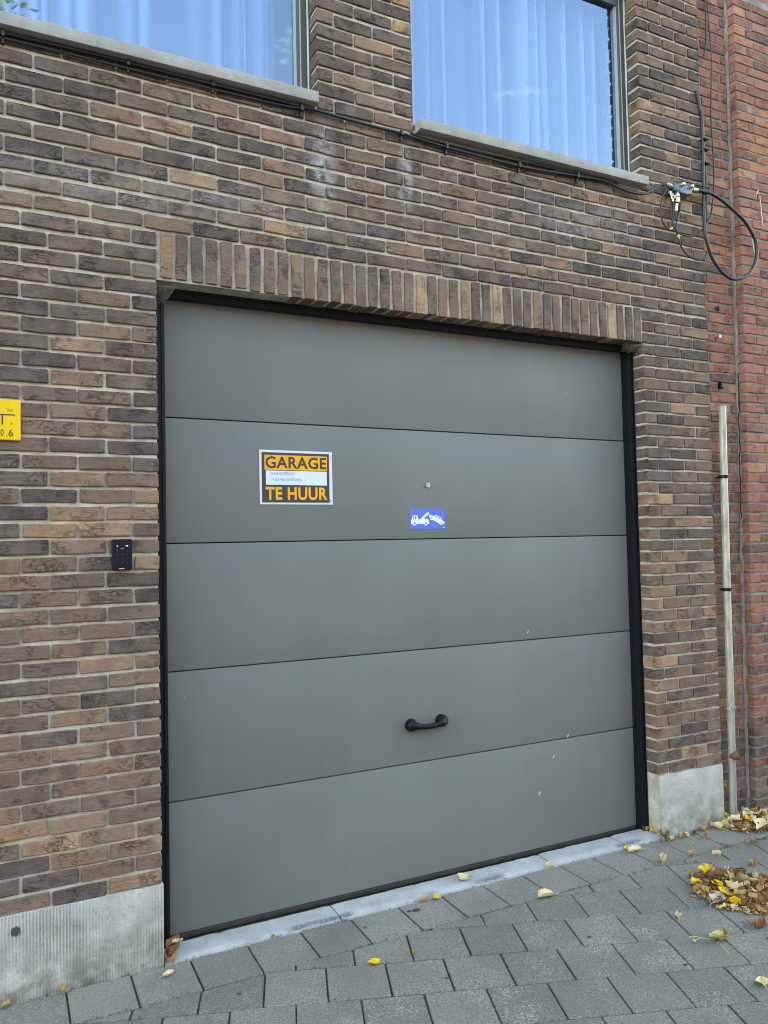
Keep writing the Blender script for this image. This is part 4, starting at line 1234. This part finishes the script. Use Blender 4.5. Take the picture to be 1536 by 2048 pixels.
one = [
 (-0.002, -0.090, .052, 'pale', .5, 'curled straw leaf on the pavers below the left plinth stone, nearest the door', 0.4),
 (-0.353, -0.022, .050, 'tan', .9, 'small folded tan leaf standing against the ribbed plinth stone', 1.2),
 (-0.545, -0.018, .040, 'tan', .8, 'tan leaf scrap at the lower left edge by the plinth', 0.6),
 (0.712, -0.385, .060, 'yellow', .45, 'pale yellow leaf with a long stalk alone on the pavers before the door', 2.9),
 (0.879, -0.386, .030, 'tan', .9, 'tiny crumpled tan leaf on a half paver before the door', 1.0),
 (1.196, -0.020, .052, 'yellow', .35, 'bright yellow leaf against the middle of the threshold', 2.0),
 (1.140, -0.014, .050, 'tan', .7, 'pinkish tan leaf just left of the bright yellow one at the threshold', 0.2),
 (0.434, -0.010, .030, 'tan', 1.0, 'small tan crumb of leaf at the front of the left threshold stone', 0.9),
 (1.632, -0.252, .095, 'pale', .75, 'large curled straw leaf on the pavers before the right half of the door', 3.0),
 (1.834, -0.012, .055, 'pale', 1.2, 'shrivelled straw stalk at the second threshold joint', 0.3),
 (2.345, -0.064, .085, 'pale', .6, 'large pale leaf with dark stalk end near the right end of the threshold', 2.8),
 (2.325, -0.014, .040, 'yellow', .6, 'small yellow leaf touching the right end of the threshold', 1.0),
 (2.357, -0.232, .075, 'pale', 1.3, 'tightly curled straw leaf in a paver joint right of the threshold', 0.7),
 (2.548, -0.235, .050, 'tan', 1.1, 'narrow tan leaf roll on the pavers in front of the right plinth stone', 0.1),
 (2.651, -0.301, .050, 'pale', 1.0, 'small pale curled leaf between the right plinth stone and the leaf heap', 2.2),
 (2.705, -0.466, .065, 'tan', .8, 'tan leaf lying at the right edge above the leaf heap', 0.5),
 (2.492, -0.405, .055, 'tan', 1.0, 'tan leaf just above the top of the leaf heap', 0.4),
 (1.983, -0.675, .050, 'pale', .9, 'small straw leaf alone on a paver left below the leaf heap', 0.9),
 (2.234, -0.742, .050, 'pale', 1.0, 'straw leaf at the lower left tip of the leaf heap', 0.3),
 (1.985, -0.893, .085, 'tan', .9, 'tan leaf lying under a green linden bract', 0.45),
 (2.199, -0.899, .080, 'brown', 1.0, 'brown and cream striped leaf near the right edge below the heap', 0.2),
 (1.857, -1.175, .075, 'pale', .4, 'flat pale leaf at the lower right edge of the pavement', 0.8),
 (2.953, -0.045, .080, 'pale', .9, 'pale pointed leaf leaning on the right end of the plinth stone', 1.9),
 (2.863, -0.030, .070, 'tan', .9, 'orange tan leaf against the right part of the right plinth stone', 1.4),
 (2.790, -0.103, .045, 'tan', 1.2, 'folded tan leaf on the pavers just off the right plinth stone', 0.6),
 (2.780, -0.042, .045, 'brown', 1.0, 'reddish brown leaf bit at the middle of the right plinth stone', 0.6),
 (2.722, -0.046, .045, 'pale', 1.0, 'pale leaf bit at the foot of the right plinth stone, left of the reddish one', 1.6),
 (2.687, -0.042, .055, 'tan', 1.0, 'tan leaf bit at the foot of the right plinth stone, second from its left corner', 0.4),
 (2.621, -0.040, .050, 'pale', 1.0, 'straw leaf bit at the left corner of the right plinth stone', 0.3),
]
for x, y, s, m, c, lab, rz in one:
    zz = 0.002 if y < -0.004 else 0.014
    leaf(x, y, zz, s * 0.78, m, c, lab, GL, rz, (rl.uniform(-.1, .1), rl.uniform(-.1, .1)))
leaf(1.39, 0.055, 0.017, 0.07, 'pale', .4, 'pale leaf lying on top of the middle threshold stone', GL, 0.2)
leaf(0.045, 0.035, 0.014, 0.085, 'brown', 1.2, 'crumpled dark brown leaf in the left corner of the threshold', GL, 0.9)
leaf(0.03, -0.004, 0.006, 0.06, 'tan', .9, 'tan leaf below the dark brown one at the left corner of the threshold', GL, 1.9)
leaf(0.062, 0.052, 0.045, 0.04, 'pale', .5, 'small pale leaf on top of the crumpled dark brown leaf', GL, 0.2)
leaf(2.592, 0.020, 0.02, 0.075, 'tan', .8, 'yellow tan leaf in the angle between threshold and right plinth stone', GL, 2.2)
leaf(2.585, -0.020, 0.012, 0.07, 'brown', .9, 'brown leaf at the front of the angle beside the right plinth stone', GL, 1.0)
leaf(2.566, 0.085, 0.02, 0.06, 'tan', 1.0, 'tan leaf against the foot of the right door frame', GL, 0.4)
leaf(1.958, -0.897, 0.02, 0.052, 'green', .7, 'yellow green linden bract with seed stalks on the pavers', GL, 2.6, twist=0.2)
tw = B()
for p in ([(1.93, -.88, .012), (1.90, -.865, .02), (1.872, -.86, .012)], [(1.90, -.865, .02), (1.885, -.845, .02), (1.88, -.83, .012)], [(1.94, -.92, .012), (1.925, -.95, .014), (1.915, -.985, .006)]): tw.tube(spline(p, 3), 0.0013, 5)
for p in ((1.872, -.86, .012), (1.875, -.85, .012), (1.88, -.83, .012)): tw.tube([(p[0] - .003, p[1], p[2]), (p[0] + .003, p[1], p[2])], 0.0035, 6)
tag(tw.out('seed_stalk', LEAFM['green'], None, True), 'thin forked linden seed stalk beside the green bract', 'twig')
# hanging leaves by the pipe
leaf(3.096, -0.015, 0.355, 0.085, 'brown', 1.2, 'curled brown leaf caught in cobweb beside the pipe', 'leaves caught on the red wall', 1.2, (1.3, 0.3), name='caught_leaf')
leaf(3.088, 0.022, 0.205, 0.050, 'yellow', .5, 'small yellow leaf on the wall behind the pipe foot', 'leaves caught on the red wall', 0.6, (1.4, 0.1), name='caught_leaf')
th = B(); th.tube([(3.062, 0.0, 0.47), (3.085, -0.005, 0.42), (3.094, -0.012, 0.39)], 0.0008, 4); th.tube([(3.062, 0.0, 0.43), (3.10, -0.005, 0.435), (3.135, -0.02, 0.46)], 0.0008, 4)
tag(th.out('cobweb_thread', M['web'], None), 'fine cobweb threads holding the curled brown leaf', 'cobweb')

# leaf heaps: the leaves one can tell apart, over a litter of small bits
def inside(x, y, P):
    c = False
    for i in range(len(P)):
        a, b = P[i], P[i - 1]
        if (a[1] > y) != (b[1] > y) and x < (b[0] - a[0]) * (y - a[1]) / (b[1] - a[1]) + a[0]: c = not c
    return c
def heap(P, count, bits, group, label, litter_label, hmax, litter_name, kinds):
    cx, cy = sum(p[0] for p in P) / len(P), sum(p[1] for p in P) / len(P)
    xs, ys = [p[0] for p in P], [p[1] for p in P]
    def pick():
        while True:
            x, y = rl.uniform(min(xs), max(xs)), rl.uniform(min(ys), max(ys))
            if inside(x, y, P): return x, y
    LB = [B(), B(), B()]
    for k in range(bits):
        lb = LB[rl.choices((0, 1, 2), (5, 3, 2))[0]]
        x, y = pick()
        x += rl.gauss(0, 0.012); y += rl.gauss(0, 0.012)
        if y > (-0.02 if x < 3.06 else 0.03): continue
        h = hmax * rl.random() * max(0.15, 1 - 2.6 * math.hypot(x - cx, y - cy) / (max(xs) - min(xs) + 0.15))
        L_, w_ = rl.uniform(0.008, 0.034), rl.uniform(0.0015, 0.008)
        a = rl.uniform(0, 6.28); dx, dy_ = math.cos(a), math.sin(a)
        up1, up2 = rl.uniform(0, 0.012), rl.uniform(0, 0.014)
        lb.add([(x - dx * L_ - dy_ * w_ * .3, y - dy_ * L_ + dx * w_ * .3, h + up1), (x - dy_ * w_, y + dx * w_, h + 0.003 + up2), (x + dx * L_, y + dy_ * L_, h + rl.uniform(0, .01)), (x + dy_ * w_, y - dx * w_, h + 0.002)], [(0, 1, 3), (1, 2, 3)])
    tot = B(); mi = []
    for k, q in enumerate(LB):
        tot.add(q.v, q.f); mi += [k] * len(q.f)
    o = tot.out(litter_name, LEAFM['brown'], None, fix=False)
    o.data.materials.append(LEAFM['tan']); o.data.materials.append(LEAFM['pale'])
    o.data.polygons.foreach_set('material_index', mi)
    o['kind'] = 'stuff'; o['label'] = litter_label
    for k in range(count):
        x, y = pick()
        f = max(0.1, 1 - 2.2 * math.hypot(x - cx, y - cy) / (max(xs) - min(xs) + 0.1))
        m = rl.choices(list(kinds), list(kinds.values()))[0]
        col_w = {'tan': 'tan', 'pale': 'straw coloured', 'brown': 'dark brown', 'yellow': 'small yellow', 'grey': 'bleached grey'}[m]
        side = 'left' if x < cx - 0.06 else ('right' if x > cx + 0.06 else 'middle')
        dep = 'front' if y < cy - 0.06 else ('back' if y > cy + 0.04 else 'centre')
        leaf(x, y, hmax * f * rl.uniform(0.3, 1.0), rl.uniform(0.024, 0.054), m, rl.uniform(0.6, 1.9), 'curled %s leaf at the %s %s of %s' % (col_w, dep, side, label), group, None, (rl.uniform(-.5, .5), rl.uniform(-.5, .5)), name='heaped_leaf', stem=rl.random() < .35)
heap([(2.35, -.40), (2.215, -.55), (2.20, -.70), (2.30, -.83), (2.46, -.74), (2.60, -.62), (2.58, -.46)], 74, 1100, 'leaves in the heap on the pavement', 'the small heap on the pavement', 'brown leaf litter of the heap on the pavement', 0.032, 'leaf_litter', {'tan': 5, 'pale': 3, 'brown': 6, 'yellow': .2})
heap([(3.07, .03), (2.985, -.06), (3.03, -.17), (3.16, -.21), (3.42, -.20), (3.42, -.03), (3.30, .02)], 66, 900, 'leaves gathered at the foot of the pipe', 'the leaf drift around the pipe foot', 'brown leaf litter drifted against the red wall', 0.05, 'leaf_litter', {'tan': 4, 'pale': 4, 'brown': 6, 'yellow': .3, 'grey': 1})
for x, y, s, lab in ((2.30, -.60, .060, 'brightest yellow leaf in the middle of the pavement heap'), (2.245, -.53, .042, 'small round bright yellow leaf at the left of the pavement heap'), (2.265, -.665, .05, 'yellow leaf at the front of the pavement heap'), (2.38, -.46, .06, 'upright golden leaf at the back of the pavement heap')):
    leaf(x, y, 0.042, s, 'yellow', .35, lab, 'bright yellow leaves on the heaps', None, (rl.uniform(-.2, .2), rl.uniform(-.2, .2)))
leaf(2.225, -.665, .012, .085, 'grey', .5, 'bleached grey leaf at the lower left of the pavement heap', GL, 0.3)
leaf(3.10, -.13, .055, .055, 'yellow', .4, 'orange yellow leaf in the drift right of the pipe foot', 'bright yellow leaves on the heaps', 0.8)
leaf(3.055, .005, .045, .06, 'yellow', .5, 'yellow leaf wedged between plinth stone and pipe foot', 'bright yellow leaves on the heaps', 1.8, (.6, 0))
for x, y, s, lab in ((3.165, -.10, .12, 'long cream leaf lying on top of the drift by the pipe'), (3.14, -.185, .12, 'large cream leaf at the front of the drift near the right edge'), (3.03, -.10, .075, 'cream leaf at the left of the drift by the plinth corner')):
    leaf(x, y, .05 if y > -.15 else .03, s, 'pale', .35, lab, GL, rl.uniform(2.2, 3.4), (rl.uniform(-.2, .2), rl.uniform(-.2, .2)))
# dry twig clusters
for x, y, lab in ((2.789, -0.245, 'small tangle of dry brown stalks in front of the right plinth stone'), (2.19, -0.86, 'thin dry stalks trailing from the leaf heap'), (2.94, -0.277, 'dry pale stalks on the pavers near the right edge')):
    t_ = B()
    for k in range(13):
        a = rl.uniform(0, 6.28); L_ = rl.uniform(0.02, 0.05)
        px_, py_ = x + rl.gauss(0, .018), y + rl.gauss(0, .014)
        t_.tube([(px_, py_, .004), (px_ + L_ * .5 * math.cos(a), py_ + L_ * .5 * math.sin(a), rl.uniform(.004, .014)), (px_ + L_ * math.cos(a + .4), py_ + L_ * math.sin(a + .4), .003)], 0.0012, 4)
    tag(t_.out('dry_twigs', LEAFM['brown'], None, True), lab, 'twigs')
